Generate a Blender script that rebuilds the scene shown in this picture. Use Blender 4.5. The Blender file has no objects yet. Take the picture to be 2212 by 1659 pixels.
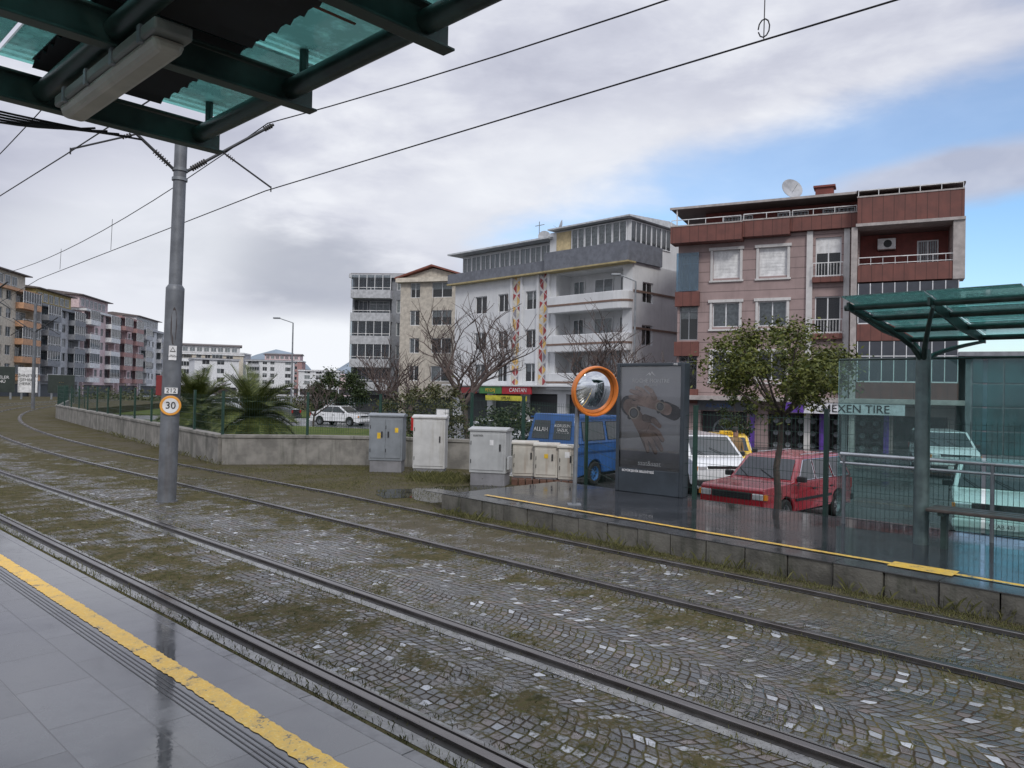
import bpy, math, random
from mathutils import Vector, Matrix
random.seed(7)
SC=bpy.context.scene
COL=SC.collection
TH=math.radians(46.5)
R=math.radians
def TW(w,s,z=0.0):
    return Vector((w*math.cos(TH)-s*math.sin(TH), w*math.sin(TH)+s*math.cos(TH), z))
# ------------------------------------------------------------------ materials
MATS={}
def newmat(name):
    m=bpy.data.materials.new(name); m.use_nodes=True
    nt=m.node_tree
    b=nt.nodes['Principled BSDF']
    return m,nt,b
class N:
    """tiny node helper"""
    def __init__(s,nt): s.nt=nt
    def n(s,t,**k):
        o=s.nt.nodes.new(t)
        for a,v in k.items(): setattr(o,a,v)
        return o
    def set(s,sock,v):
        if isinstance(v,(int,float)): sock.default_value=v
        elif isinstance(v,(tuple,list)):
            sock.default_value=v
        else: s.nt.links.new(v,sock)
    def m(s,op,a,b=None,c=None,clamp=False):
        o=s.n('ShaderNodeMath',operation=op,use_clamp=clamp)
        s.set(o.inputs[0],a)
        if b is not None: s.set(o.inputs[1],b)
        if c is not None: s.set(o.inputs[2],c)
        return o.outputs[0]
    def mix(s,f,a,b,bt='MIX'):
        o=s.n('ShaderNodeMix',data_type='RGBA',blend_type=bt)
        s.set(o.inputs[0],f)
        for i,v in ((6,a),(7,b)):
            if isinstance(v,(tuple,list)) and len(v)==3: v=(*v,1)
            s.set(o.inputs[i],v)
        return o.outputs[2]
    def noise(s,vec,scale,detail=4,rough=.55,dist=0):
        o=s.n('ShaderNodeTexNoise'); o.inputs['Scale'].default_value=scale
        o.inputs['Detail'].default_value=detail; o.inputs['Roughness'].default_value=rough
        o.inputs['Distortion'].default_value=dist
        if vec is not None: s.nt.links.new(vec,o.inputs['Vector'])
        return o.outputs[0]
    def step(s,v,a,b):
        o=s.n('ShaderNodeMapRange',interpolation_type='SMOOTHSTEP')
        s.set(o.inputs[0],v); o.inputs[1].default_value=a; o.inputs[2].default_value=b
        return o.outputs[0]
    def mapr(s,v,a,b,c,d):
        o=s.n('ShaderNodeMapRange'); s.set(o.inputs[0],v)
        for i,q in enumerate((a,b,c,d)): o.inputs[i+1].default_value=q
        return o.outputs[0]
    def comb(s,x,y,z=0.0):
        o=s.n('ShaderNodeCombineXYZ'); s.set(o.inputs[0],x); s.set(o.inputs[1],y); s.set(o.inputs[2],z)
        return o.outputs[0]
    def sep(s,v):
        o=s.n('ShaderNodeSeparateXYZ'); s.nt.links.new(v,o.inputs[0]); return o.outputs
    def scale(s,v,x,y,z):
        o=s.n('ShaderNodeMapping'); s.nt.links.new(v,o.inputs[0]); o.inputs['Scale'].default_value=(x,y,z)
        return o.outputs[0]
    def ramp(s,f,stops,interp='LINEAR'):
        o=s.n('ShaderNodeValToRGB'); s.set(o.inputs[0],f); cr=o.color_ramp; cr.interpolation=interp
        while len(cr.elements)<len(stops): cr.elements.new(.5)
        for e,(p,c) in zip(cr.elements,stops):
            e.position=p; e.color=(c,c,c,1) if isinstance(c,(int,float)) else (*c,1)
        return o.outputs[0]
    def bump(s,h,strength,dist,bsdf):
        o=s.n('ShaderNodeBump'); o.inputs['Strength'].default_value=strength; o.inputs['Distance'].default_value=dist
        s.nt.links.new(h,o.inputs['Height']); s.nt.links.new(o.outputs[0],bsdf.inputs['Normal'])
def mat(name,col,rough=.6,metal=0,var=.18,scale=3,bump=0,bscale=60,spec=.5,streak=0,dirtcol=None,coat=0,grooves=None):
    if name in MATS: return MATS[name]
    m,nt,b=newmat(name); h=N(nt)
    tc=h.n('ShaderNodeTexCoord').outputs['Object']
    n1=h.noise(tc,scale,3,.6)
    f=h.step(n1,.3,.7)
    a=tuple(max(0,c*(1-var)) for c in col); c2=tuple(min(1,c*(1+var)) for c in col)
    c=h.mix(f,a,c2)
    if streak:
        n2=h.noise(h.scale(tc,2.2,2.2,.22),2.0,4,.65)
        d=dirtcol or tuple(q*.45 for q in col)
        c=h.mix(h.m('MULTIPLY',h.step(n2,.5,.75),streak),c,d)
    if grooves:
        z=h.sep(tc)[grooves[0]]
        mod=h.m('MODULO',h.m('ADD',z,100.0),grooves[1])
        g=h.m('LESS_THAN',mod,grooves[2])
        c=h.mix(h.m('MULTIPLY',g,.65),c,tuple(q*.35 for q in col))
    nt.links.new(c,b.inputs['Base Color'])
    nt.links.new(h.mapr(n1,.2,.8,max(.02,rough-.12),min(1,rough+.12)),b.inputs['Roughness'])
    b.inputs['Metallic'].default_value=metal; b.inputs['Specular IOR Level'].default_value=spec
    b.inputs['Coat Weight'].default_value=coat; b.inputs['Coat Roughness'].default_value=.06
    if bump: h.bump(h.noise(tc,bscale,2,.6),bump,.02,b)
    MATS[name]=m; return m
def glassmat(name,tint,alpha,streak=.15,rough=.02,trans=False):
    if name in MATS: return MATS[name]
    m=bpy.data.materials.new(name); m.use_nodes=True; nt=m.node_tree; nt.nodes.clear(); h=N(nt)
    out=h.n('ShaderNodeOutputMaterial')
    tr=h.n('ShaderNodeBsdfTransparent'); tr.inputs[0].default_value=(*tint,1)
    gl=h.n('ShaderNodeBsdfGlossy'); gl.inputs['Roughness'].default_value=rough
    df=h.n('ShaderNodeBsdfTranslucent' if trans else 'ShaderNodeBsdfDiffuse'); k=.95 if trans else .55; df.inputs[0].default_value=(tint[0]*k,tint[1]*k,tint[2]*k,1)
    mx=h.n('ShaderNodeMixShader')
    if streak:
        tc=h.n('ShaderNodeTexCoord').outputs['Object']
        n=h.noise(h.scale(tc,5,5,1.2),2.5,4,.7)
        nt.links.new(h.m('ADD',h.m('MULTIPLY',h.step(n,.45,.8),streak),alpha),mx.inputs[0])
    else: mx.inputs[0].default_value=alpha
    nt.links.new(tr.outputs[0],mx.inputs[1]); nt.links.new(df.outputs[0],mx.inputs[2])
    fr=h.n('ShaderNodeFresnel'); fr.inputs[0].default_value=1.5
    m2=h.n('ShaderNodeMixShader'); nt.links.new(fr.outputs[0],m2.inputs[0])
    nt.links.new(mx.outputs[0],m2.inputs[1]); nt.links.new(gl.outputs[0],m2.inputs[2])
    nt.links.new(m2.outputs[0],out.inputs[0]); MATS[name]=m; return m
def leafmat(name,c1,c2,rough=.55):
    if name in MATS: return MATS[name]
    m,nt,b=newmat(name); h=N(nt)
    g=h.n('ShaderNodeNewGeometry')
    c=h.mix(g.outputs['Random Per Island'],c1,c2); nt.links.new(c,b.inputs['Base Color'])
    b.inputs['Roughness'].default_value=rough; b.inputs['Specular IOR Level'].default_value=.3
    MATS[name]=m; return m

# ------------------------------------------------------------------ mesh builder
class MB:
    def __init__(s): s.v=[]; s.f=[]; s.mi=[]; s.c=0
    def m(s,i): s.c=i; return s
    def add(s,vs,fs):
        o=len(s.v); s.v+= [tuple(p) for p in vs]
        for f in fs: s.f.append(tuple(i+o for i in f)); s.mi.append(s.c)
        return s
    def box(s,x0,x1,y0,y1,z0,z1):
        return s.add([(x0,y0,z0),(x1,y0,z0),(x1,y1,z0),(x0,y1,z0),(x0,y0,z1),(x1,y0,z1),(x1,y1,z1),(x0,y1,z1)],
          [(0,3,2,1),(4,5,6,7),(0,1,5,4),(1,2,6,5),(2,3,7,6),(3,0,4,7)])
    def obox(s,c,ax,ay,az,sx,sy,sz):
        c=Vector(c);ax=Vector(ax)*sx/2;ay=Vector(ay)*sy/2;az=Vector(az)*sz/2
        vs=[c-ax-ay-az,c+ax-ay-az,c+ax+ay-az,c-ax+ay-az,c-ax-ay+az,c+ax-ay+az,c+ax+ay+az,c-ax+ay+az]
        return s.add(vs,[(0,3,2,1),(4,5,6,7),(0,1,5,4),(1,2,6,5),(2,3,7,6),(3,0,4,7)])
    def poly(s,pts): return s.add(pts,[tuple(range(len(pts)))])
    def cyl(s,p0,p1,r0,r1=None,n=8,caps=True):
        r1=r0 if r1 is None else r1
        p0=Vector(p0);p1=Vector(p1);d=(p1-p0)
        if d.length<1e-6: return s
        d.normalize(); a=d.orthogonal().normalized(); b=d.cross(a)
        vs=[];
        for p,r in((p0,r0),(p1,r1)):
            for i in range(n):
                t=2*math.pi*i/n; vs.append(p+a*math.cos(t)*r+b*math.sin(t)*r)
        fs=[(i,(i+1)%n,n+(i+1)%n,n+i) for i in range(n)]
        if caps: fs+= [tuple(range(n-1,-1,-1)),tuple(range(n,2*n))]
        return s.add(vs,fs)
    def tube(s,pts,r,n=6,r1=None):
        k=len(pts)
        for i in range(k-1):
            ra=r if r1 is None else r+(r1-r)*i/(k-1); rb=r if r1 is None else r+(r1-r)*(i+1)/(k-1)
            s.cyl(pts[i],pts[i+1],ra,rb,n)
        return s
    def lathe(s,prof,org=(0,0,0),axis='z',n=24):
        vs=[];o=Vector(org)
        for r,hh in prof:
            for i in range(n):
                t=2*math.pi*i/n;c,sn=math.cos(t)*r,math.sin(t)*r
                vs.append(o+Vector({'z':(c,sn,hh),'y':(c,hh,sn),'x':(hh,c,sn)}[axis]))
        fs=[]
        for j in range(len(prof)-1):
            for i in range(n): fs.append((j*n+i,j*n+(i+1)%n,(j+1)*n+(i+1)%n,(j+1)*n+i))
        return s.add(vs,fs)
    def prism(s,p2,a,b,plane='xz'):
        n=len(p2)
        def P(p,q): return {'xz':(p[0],q,p[1]),'xy':(p[0],p[1],q),'yz':(q,p[0],p[1])}[plane]
        vs=[P(p,a) for p in p2]+[P(p,b) for p in p2]
        fs=[tuple(range(n)),tuple(range(2*n-1,n-1,-1))]+[(i,n+i,n+(i+1)%n,(i+1)%n) for i in range(n)]
        return s.add(vs,fs)
    def mesh(s,name,mats,smooth=None,fix=True):
        me=bpy.data.meshes.new(name); me.from_pydata(s.v,[],s.f); 
        for mm in (mats if isinstance(mats,(list,tuple)) else [mats]): me.materials.append(mm)
        me.polygons.foreach_set('material_index',s.mi)
        me.update()
        if fix:
            import bmesh
            bm=bmesh.new(); bm.from_mesh(me); bmesh.ops.recalc_face_normals(bm,faces=bm.faces); bm.to_mesh(me); bm.free()
        if smooth:
            me.polygons.foreach_set('use_smooth',[True]*len(me.polygons)); me.set_sharp_from_angle(angle=R(smooth))
        return me
def obj(name,data,loc=(0,0,0),rot=(0,0,0),parent=None):
    o=bpy.data.objects.new(name,data); COL.objects.link(o); o.location=loc; o.rotation_euler=rot
    if parent: o.parent=parent
    return o
def meta(o,label,cat,group=None,kind=None):
    if label: o['label']=label
    if cat: o['category']=cat
    if group: o['group']=group
    if kind: o['kind']=kind
    return o
def thing(name,loc,rz,label,cat,group=None):
    o=obj(name,None,loc,(0,0,rz)); o.empty_display_size=.2
    return meta(o,label,cat,group)
def addbev(o,w):
    b=o.modifiers.new('b','BEVEL'); b.width=w; b.segments=2; b.limit_method='ANGLE'; b.angle_limit=R(35)
def part(name,par,mb,mats,loc=(0,0,0),rot=(0,0,0),smooth=None,bevel=0,label=None):
    o=obj(name,mb if isinstance(mb,bpy.types.Mesh) else mb.mesh(name,mats,smooth),loc,rot,par)
    if bevel: addbev(o,bevel)
    if label: o['label']=label
    return o
def solo(name,mb,mats,label,cat,loc=(0,0,0),rot=(0,0,0),group=None,kind=None,smooth=None,bevel=0,fix=True):
    o=obj(name,mb.mesh(name,mats,smooth,fix),loc,rot); meta(o,label,cat,group,kind)
    if bevel: addbev(o,bevel)
    return o
def text(name,par,body,size,m,loc,rot=(R(90),0,0),ext=.002,align='CENTER',sx=1):
    cu=bpy.data.curves.new('lettering','FONT'); cu.body=body; cu.size=size; cu.extrude=ext; cu.align_x=align; cu.align_y='CENTER'
    cu.resolution_u=3
    t=bpy.data.objects.new('tmp',cu); COL.objects.link(t)
    bpy.context.view_layer.update()
    me=bpy.data.meshes.new_from_object(t.evaluated_get(bpy.context.evaluated_depsgraph_get()))
    bpy.data.objects.remove(t); me.materials.clear(); me.materials.append(m)
    o=obj(name,me,loc,rot,par); o.scale=(sx,1,1); return o

# ------------------------------------------------------------------ common materials
steel_green=mat('dark_green_steel',(.028,.05,.044),.4,.3,.4,6,spec=.5,streak=.4)
galv=mat('galvanised_steel',(.22,.235,.25),.5,.5,.2,5,streak=.3)
pole_m=mat('pole_steel',(.15,.16,.175),.5,.3,.2,4,streak=.5,dirtcol=(.08,.06,.05))
blackm=mat('black_plastic',(.015,.015,.017),.45)
rubber=mat('rubber',(.012,.012,.012),.8)
whitep=mat('white_paint',(.7,.7,.7),.45,streak=.25)
frame_w=mat('white_window_frame',(.68,.69,.70),.4,var=.08)
frame_g=mat('grey_window_frame',(.25,.26,.28),.4,var=.08)
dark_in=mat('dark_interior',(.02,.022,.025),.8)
curtain=mat('curtain_cloth',(.65,.65,.63),.9,var=.25,scale=6)
winglass=glassmat('window_glass',(.66,.70,.72),.06,0)
carglass=mat('car_glass',(.02,.026,.03),.06,var=.3,spec=.8)
chrome=mat('chrome',(.6,.6,.62),.15,1.0,var=.05)
concrete=mat('weathered_concrete',(.21,.20,.18),.75,0,.3,2.5,bump=.35,bscale=30,streak=.85,dirtcol=(.05,.055,.04))
concdark=mat('mossy_dark_concrete',(.11,.105,.09),.75,0,.4,2.5,bump=.4,bscale=30,streak=.85,dirtcol=(.03,.036,.02))
amber=mat('amber_lens',(.6,.2,.02),.25)
redlens=mat('red_lens',(.35,.02,.02),.2)
headlens=mat('headlight_lens',(.6,.62,.64),.08,.4)

# ------------------------------------------------------------------ world
w=bpy.data.worlds.new('World'); SC.world=w; w.use_nodes=True; nt=w.node_tree; nt.nodes.clear(); h=N(nt)
try:
    w.cycles.sampling_method='MANUAL'; w.cycles.sample_map_resolution=256
except Exception: pass
out=h.n('ShaderNodeOutputWorld'); sky=h.n('ShaderNodeTexSky',sky_type='NISHITA')
SAZ=168
sky.sun_disc=False; sky.sun_elevation=R(38); sky.sun_rotation=R(SAZ); sky.altitude=0; sky.air_density=1.2; sky.dust_density=.5; sky.ozone_density=3
bg1=h.n('ShaderNodeBackground'); bg1.inputs[1].default_value=.15
nt.links.new(h.mix(1.0,sky.outputs[0],(.92,1.04,1.16),'MULTIPLY'),bg1.inputs[0])
d=h.n('ShaderNodeTexCoord').outputs['Generated']
X,Y,Z=h.sep(d)
az=h.m('MULTIPLY',h.m('ARCTAN2',X,Y),180/math.pi); el=h.m('MULTIPLY',h.m('ARCSINE',Z),180/math.pi)
cv=h.comb(X,Y,h.m('MULTIPLY',Z,2.6))
nb=h.noise(cv,2.2,4,.55,.3); nf=h.noise(cv,5.5,5,.6,.2)
nn=h.m('SUBTRACT',h.m('ADD',h.m('MULTIPLY',nb,.6),h.m('MULTIPLY',nf,.4)),.5)
def blob(a0,e0,ra,re,tilt=0,wob=2.2):
    da=h.m('SUBTRACT',az,a0); de=h.m('SUBTRACT',h.m('SUBTRACT',el,e0),h.m('MULTIPLY',da,tilt))
    q=h.m('SQRT',h.m('ADD',h.m('POWER',h.m('ABSOLUTE',h.m('DIVIDE',da,ra)),2.0),h.m('POWER',h.m('ABSOLUTE',h.m('DIVIDE',de,re)),2.0)))
    q=h.m('ADD',q,h.m('MULTIPLY',nn,wob))
    return h.m('SUBTRACT',1.0,h.step(q,.45,1.25))
blue=h.m('MAXIMUM',blob(34,8.0,12,7.0),h.m('MULTIPLY',blob(22,16.0,20,4.2,.16),.75))
blue=h.m('MAXIMUM',blue,h.m('MULTIPLY',blob(10,11.0,12,4.8,.1),.85))
blue=h.m('MAXIMUM',blue,h.m('MULTIPLY',blob(60,25,24,9,0),.6))
blue=h.m('MULTIPLY',blue,h.m('SUBTRACT',1.0,h.m('MULTIPLY',blob(30,14.4,9,1.6,.05,2.6),.85)))
dark=h.m('MAXIMUM',blob(-16,8.5,11,4.4,-.12,3.0),h.m('MULTIPLY',blob(-33,10,9,2.0,.1,3.0),.35))
bright=h.m('ADD',h.m('MULTIPLY',blob(-10,2.2,24,3.8,0,2.0),1.0),h.m('MULTIPLY',blob(-26,9,9,6,.2,2.5),.55))
bright=h.m('ADD',bright,h.m('MULTIPLY',blob(3,15,14,5,.2,2.5),.5))
cc=h.ramp(h.m('ADD',.5,h.m('MULTIPLY',nn,2.5)),[(.2,(.48,.50,.61)),(.5,(.64,.66,.76)),(.8,(.86,.88,.94))])
cc=h.mix(h.m('MULTIPLY',dark,.72),cc,(.40,.43,.51))
cc=h.mix(h.m('MINIMUM',bright,1.0),cc,(.92,.95,1.0))
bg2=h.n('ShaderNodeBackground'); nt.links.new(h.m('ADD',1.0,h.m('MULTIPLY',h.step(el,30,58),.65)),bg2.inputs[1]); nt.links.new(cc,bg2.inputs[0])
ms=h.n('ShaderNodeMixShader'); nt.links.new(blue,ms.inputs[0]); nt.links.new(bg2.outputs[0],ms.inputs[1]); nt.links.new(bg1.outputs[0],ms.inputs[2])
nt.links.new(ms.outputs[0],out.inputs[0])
sl=bpy.data.lights.new('sun_light','SUN'); sl.energy=1.5; sl.angle=R(14); sl.color=(1,.97,.92)
so=obj('sun_light',sl,(0,0,30)); 
dv=Vector((math.sin(R(SAZ))*math.cos(R(38)),math.cos(R(SAZ))*math.cos(R(38)),math.sin(R(38))))
so.rotation_euler=dv.to_track_quat('Z','Y').to_euler()
SC.view_settings.view_transform='Standard'; SC.view_settings.look='None'; SC.view_settings.exposure=0

# ------------------------------------------------------------------ camera
cd=bpy.data.cameras.new('camera'); cd.sensor_width=36; cd.lens=26.69; cd.clip_start=.05; cd.clip_end=4000
co=bpy.data.objects.new('camera',cd); COL.objects.link(co); SC.camera=co
r=math.atan(.02); p=math.atan(18.5/1640)
Rr=Vector((1,0,0)); Up=Vector((0,-math.sin(p),math.cos(p))); Bk=Vector((0,-math.cos(p),-math.sin(p)))
ri=Rr*math.cos(r)+Up*math.sin(r); ui=-Rr*math.sin(r)+Up*math.cos(r)
co.matrix_world=Matrix(((ri.x,ui.x,Bk.x,0),(ri.y,ui.y,Bk.y,0),(ri.z,ui.z,Bk.z,1.95),(0,0,0,1)))

# ------------------------------------------------------------------ ground
def asphalt_mat():
    m,nt,b=newmat('wet_asphalt'); h=N(nt); tc=h.n('ShaderNodeTexCoord').outputs['Object']
    n1=h.noise(tc,.35,4,.6); n2=h.noise(tc,30,2)
    c=h.mix(h.step(n1,.35,.65),(.045,.047,.05),(.09,.092,.095)); nt.links.new(c,b.inputs['Base Color'])
    nt.links.new(h.mapr(n1,.35,.6,.08,.45),b.inputs['Roughness']); h.bump(n2,.15,.01,b); return m
solo('ground',MB().box(-1500,1500,-600,3000,-1.6,-.7),asphalt_mat(),None,None,kind='structure')

def cobble_mat():
    m,nt,b=newmat('mossy_wet_cobbles'); h=N(nt); tc=h.n('ShaderNodeTexCoord').outputs['Object']
    x,y,z=h.sep(tc)
    P=1.30; xm=h.m('SUBTRACT',h.m('MODULO',h.m('ADD',x,60.0),P),P/2)
    arc=h.m('SQRT',h.m('SUBTRACT',.95,h.m('MULTIPLY',xm,xm)))
    y2=h.m('ADD',y,arc)
    v=h.comb(h.m('MULTIPLY',x,12.6),h.m('MULTIPLY',y2,12.6),0.0)
    def vor(feat):
        o=h.n('ShaderNodeTexVoronoi',feature=feat,voronoi_dimensions='2D'); o.inputs['Scale'].default_value=1.0
        o.inputs['Randomness'].default_value=.38; nt.links.new(v,o.inputs['Vector']); return o
    vc=vor('F1'); ve=vor('DISTANCE_TO_EDGE')
    cr,cg,cb=h.sep(vc.outputs['Color'])
    edge=ve.outputs['Distance']
    stone=h.ramp(cr,[(0,(.042,.047,.052)),(.3,(.068,.062,.056)),(.55,(.078,.086,.096)),(.72,(.125,.095,.083)),(.88,(.10,.112,.122)),(.94,(.25,.26,.28)),(1,(.50,.52,.55))])
    sn=h.noise(tc,55,2)
    stone=h.mix(.4,stone,h.mix(sn,(.1,.1,.1),(.9,.9,.9)),'OVERLAY')
    nL=h.noise(tc,.8,2,.6); nM=h.noise(tc,3.2,4,.65); nS=h.noise(tc,26,2,.7)
    mn=h.m('ADD',h.m('ADD',h.m('MULTIPLY',nL,.4),h.m('MULTIPLY',nM,.45)),h.m('MULTIPLY',nS,.35))
    band=h.ramp(h.m('DIVIDE',x,10.0),[(.225,1.0),(.262,.98),(.30,.60),(.36,.64),(.405,.50),(.45,.40),(.52,.42),(.6,.66),(.66,.50),(.74,.66),(.79,.85),(.83,1.0)])
    far=h.mapr(y,4,18,-.02,.08)
    mval=h.m('ADD',h.m('ADD',mn,h.m('MULTIPLY',h.m('SUBTRACT',band,.5),.42)),far)
    moss=h.step(mval,.565,.70)
    joint=h.m('SUBTRACT',1.0,h.step(edge,.05,.14))
    mosscol=h.ramp(h.noise(tc,8,3,.7),[(.25,(.034,.034,.015)),(.42,(.06,.062,.020)),(.56,(.115,.095,.048)),(.72,(.085,.098,.024))])
    soil=h.mix(h.noise(tc,18,2),(.022,.018,.013),(.075,.06,.042))
    jc=h.mix(h.step(nM,.4,.6),soil,mosscol)
    c=h.mix(joint,stone,jc); c=h.mix(moss,c,h.mix(.3,mosscol,soil))
    strip=h.m('MULTIPLY',h.step(h.m('ADD',x,h.m('MULTIPLY',h.m('SUBTRACT',nM,.5),1.2)),6.35,6.6),.6)
    c=h.mix(h.m('MULTIPLY',strip,h.step(nL,.4,.6)),c,h.mix(nS,(.045,.04,.032),(.16,.14,.11)))
    pud=h.m('MULTIPLY',h.step(h.noise(h.scale(tc,1.0,.35,1),1.9,4,.6),.55,.61),h.m('SUBTRACT',1.0,h.m('MULTIPLY',moss,.95)))
    c=h.mix(h.m('MULTIPLY',pud,.4),c,(.04,.042,.045))
    nt.links.new(c,b.inputs['Base Color'])
    flat=h.m('GREATER_THAN',cg,.80)
    ro=h.m('SUBTRACT',h.mapr(cb,0,1,.36,.58),h.m('MULTIPLY',flat,.30))
    dull=h.m('MAXIMUM',moss,joint)
    ro=h.mix(dull,ro,(.9,.9,.9)); ro=h.mix(pud,ro,(.05,.05,.05))
    nt.links.new(ro,b.inputs['Roughness'])
    nt.links.new(h.m('MAXIMUM',h.m('SUBTRACT',.85,h.m('MULTIPLY',dull,.80)),h.m('MULTIPLY',pud,.95)),b.inputs['Specular IOR Level'])
    b.inputs['IOR'].default_value=1.65
    hh=h.m('ADD',h.m('MULTIPLY',h.step(edge,0,.2),.7),h.m('MULTIPLY',nS,.6))
    h.bump(hh,.5,.018,b)
    return m
COB=cobble_mat()
tb=[(-12,-12),(8.9,-12),(8.9,8.6),(12.2,8.6),(13.2,13.8),(11.9,16.2),(10.7,17.35),(9.0,18.5),(11.3,33.6),(13.5,48),(18,62),(40,95),(70,125),(-30,125),(-30,40),(-12,30)]
solo('track_bed',MB().prism(tb,-.75,0,'xy'),COB,None,None,rot=(0,0,TH),kind='structure')
gard=[(-7.2,19.35),(-5.2,19.8),(-3.6,19.85),(-1.1,19.15),(-2.5,27),(-6,32),(-18.5,37),(-16.2,31.6)]
def grass_m():
    m,nt,b=newmat('lawn'); h=N(nt); tc=h.n('ShaderNodeTexCoord').outputs['Object']
    c=h.ramp(h.noise(tc,1.2,5,.7),[(.3,(.05,.068,.018)),(.5,(.08,.11,.028)),(.7,(.13,.13,.055))]); nt.links.new(c,b.inputs['Base Color']); b.inputs['Roughness'].default_value=.95
    b.inputs['Specular IOR Level'].default_value=.1
    h.bump(h.noise(tc,25,3),.6,.05,b); return m
LAWN=grass_m()
solo('lawn_ground',MB().prism(gard,-.75,.3,'xy'),LAWN,None,None,kind='structure')
solo('verge_ground',MB().prism([(-60,66),(-15,68),(-24,110),(-78,112)],-.8,-.6,'xy'),LAWN,None,None,kind='structure')
hm=mat('hazy_hill',(.22,.27,.32),.9,var=.2,scale=.01)
g=MB(); n=60; pts=[]
for i in range(n+1):
    x=-900+1800*i/n; zz=30+35*abs(math.sin(i*.37))+22*math.sin(i*.9+1)
    pts.append((x,1500+60*math.sin(i*.5),max(8,zz)))
for i in range(n):
    a,b_=pts[i],pts[i+1]; g.poly([(a[0],a[1]-300,-1),(b_[0],b_[1]-300,-1),(b_[0],b_[1],b_[2]),(a[0],a[1],a[2])])
solo('hills',g,hm,None,None,kind='structure',smooth=60)

# ------------------------------------------------------------------ platforms
def platform_mat(name,base,tw,ts,rough,ior):
    m,nt,b=newmat(name); h=N(nt); tc=h.n('ShaderNodeTexCoord').outputs['Object']
    br=h.n('ShaderNodeTexBrick'); br.offset=.5; br.inputs['Scale'].default_value=1.0
    x,y,z=h.sep(tc); nt.links.new(h.comb(y,x,0.0),br.inputs['Vector'])
    br.inputs['Brick Width'].default_value=ts; br.inputs['Row Height'].default_value=tw; br.inputs['Mortar Size'].default_value=.004
    br.inputs['Mortar Smooth'].default_value=.3
    br.inputs['Color1'].default_value=(*[q*.82 for q in base],1); br.inputs['Color2'].default_value=(*[q*1.18 for q in base],1); br.inputs['Mortar'].default_value=(.02,.02,.02,1)
    n1=h.noise(tc,1.1,4,.65); n2=h.noise(tc,14,3,.7); sp=h.noise(tc,260,1)
    c=h.mix(h.m('MULTIPLY',h.step(n1,.42,.62),.6),br.outputs['Color'],tuple(q*.45 for q in base))
    c=h.mix(h.m('MULTIPLY',h.step(sp,.55,.75),.3),c,tuple(min(1,q*2) for q in base))
    nt.links.new(c,b.inputs['Base Color'])
    ro=h.m('ADD',h.mapr(n1,.38,.62,rough+.15,rough),h.m('MULTIPLY',h.step(n2,.5,.75),.10)); nt.links.new(ro,b.inputs['Roughness'])
    b.inputs['IOR'].default_value=ior; b.inputs['Specular IOR Level'].default_value=.6
    hh=h.m('ADD',h.m('MULTIPLY',br.outputs['Fac'],-1.0),h.m('MULTIPLY',n2,.14)); h.bump(hh,.3,.006,b)
    return m
PN=platform_mat('wet_platform_tiles',(.095,.095,.098),.39,.6,.03,2.1)
PF=platform_mat('wet_far_platform_tiles',(.035,.038,.044),.4,.4,.04,1.6)
solo('near_platform',MB().box(-7,2.25,-8,16,.0,.25),PN,None,None,rot=(0,0,TH),kind='structure')
def E(s): return 7.92+.05*s
solo('far_platform',MB().prism([(E(-8)+.1,-8),(11.12,-8),(11.3,9.45),(E(9.45)+.1,9.45)],.0,.25,'xy'),PF,None,None,rot=(0,0,TH),kind='structure')
cop=mat('platform_coping',(.11,.11,.115),.12,var=.3,scale=8,spec=1.0)
g=MB()
s=-8.0
while s<16: g.box(2.25,2.33,s,s+.895,.03,.252); s+=.9
g.m(1).box(2.25,2.31,-8,16,0,.24)
solo('near_platform_edge',g,[cop,concrete],None,None,rot=(0,0,TH),kind='structure',bevel=.006)
g=MB(); s=-8.0
while s<9.3:
    a=E(s);b_=E(s+.485); e=random.uniform(-.014,.014)
    g.prism([(a-.02+e,s),(b_-.02+e,s+.485),(b_+.1,s+.485),(a+.1,s)],.0,.245+e*.3,'xy'); s+=.5
g.m(1)
s=-8.0
while s<9.3:
    a=E(s);b_=E(s+.99); g.prism([(a-.03,s),(b_-.03,s+.99),(b_+.3,s+.99),(a+.3,s)],.2465,.256,'xy'); s+=1.0
solo('far_platform_edge',g,[concdark,mat('dark_coping',(.06,.062,.065),.15,var=.3,spec=.8)],None,None,rot=(0,0,TH),kind='structure')
def yellow_mat():
    m,nt,b=newmat('worn_yellow_paint'); h=N(nt); tc=h.n('ShaderNodeTexCoord').outputs['Object']
    n=h.noise(tc,9,4,.75); n2=h.noise(tc,60,3,.7)
    c=h.mix(h.step(n,.35,.7),(.80,.48,.05),(.64,.41,.10)); c=h.mix(h.m('MULTIPLY',h.step(n2,.5,.68),.6),c,(.85,.66,.28))
    c=h.mix(h.step(h.m('ADD',h.m('MULTIPLY',n,.6),h.m('MULTIPLY',n2,.4)),.56,.62),c,(.12,.11,.09))
    nt.links.new(c,b.inputs['Base Color']); b.inputs['Roughness'].default_value=.4; h.bump(n2,.5,.004,b); return m
YE=yellow_mat()
def strip_line(w0,w1,s0,s1,z,step,jag,name,m,slope=0):
    g=MB(); n=int((s1-s0)/step); L=[];Rr_=[]
    for i in range(n+1):
        s=s0+(s1-s0)*i/n; L.append((w0+slope*s+random.uniform(-jag,jag),s,z)); Rr_.append((w1+slope*s+random.uniform(-jag,jag),s,z))
    for i in range(n): g.poly([L[i],Rr_[i],Rr_[i+1],L[i+1]])
    return solo(name,g,m,None,None,rot=(0,0,TH),kind='structure',fix=False)
strip_line(1.878,2.0,-6,16,.254,.03,.006,'near_platform_yellow_line',YE)
strip_line(8.27,8.35,-6,8.9,.2615,.05,.005,'far_platform_yellow_line',YE,.055)
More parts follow.
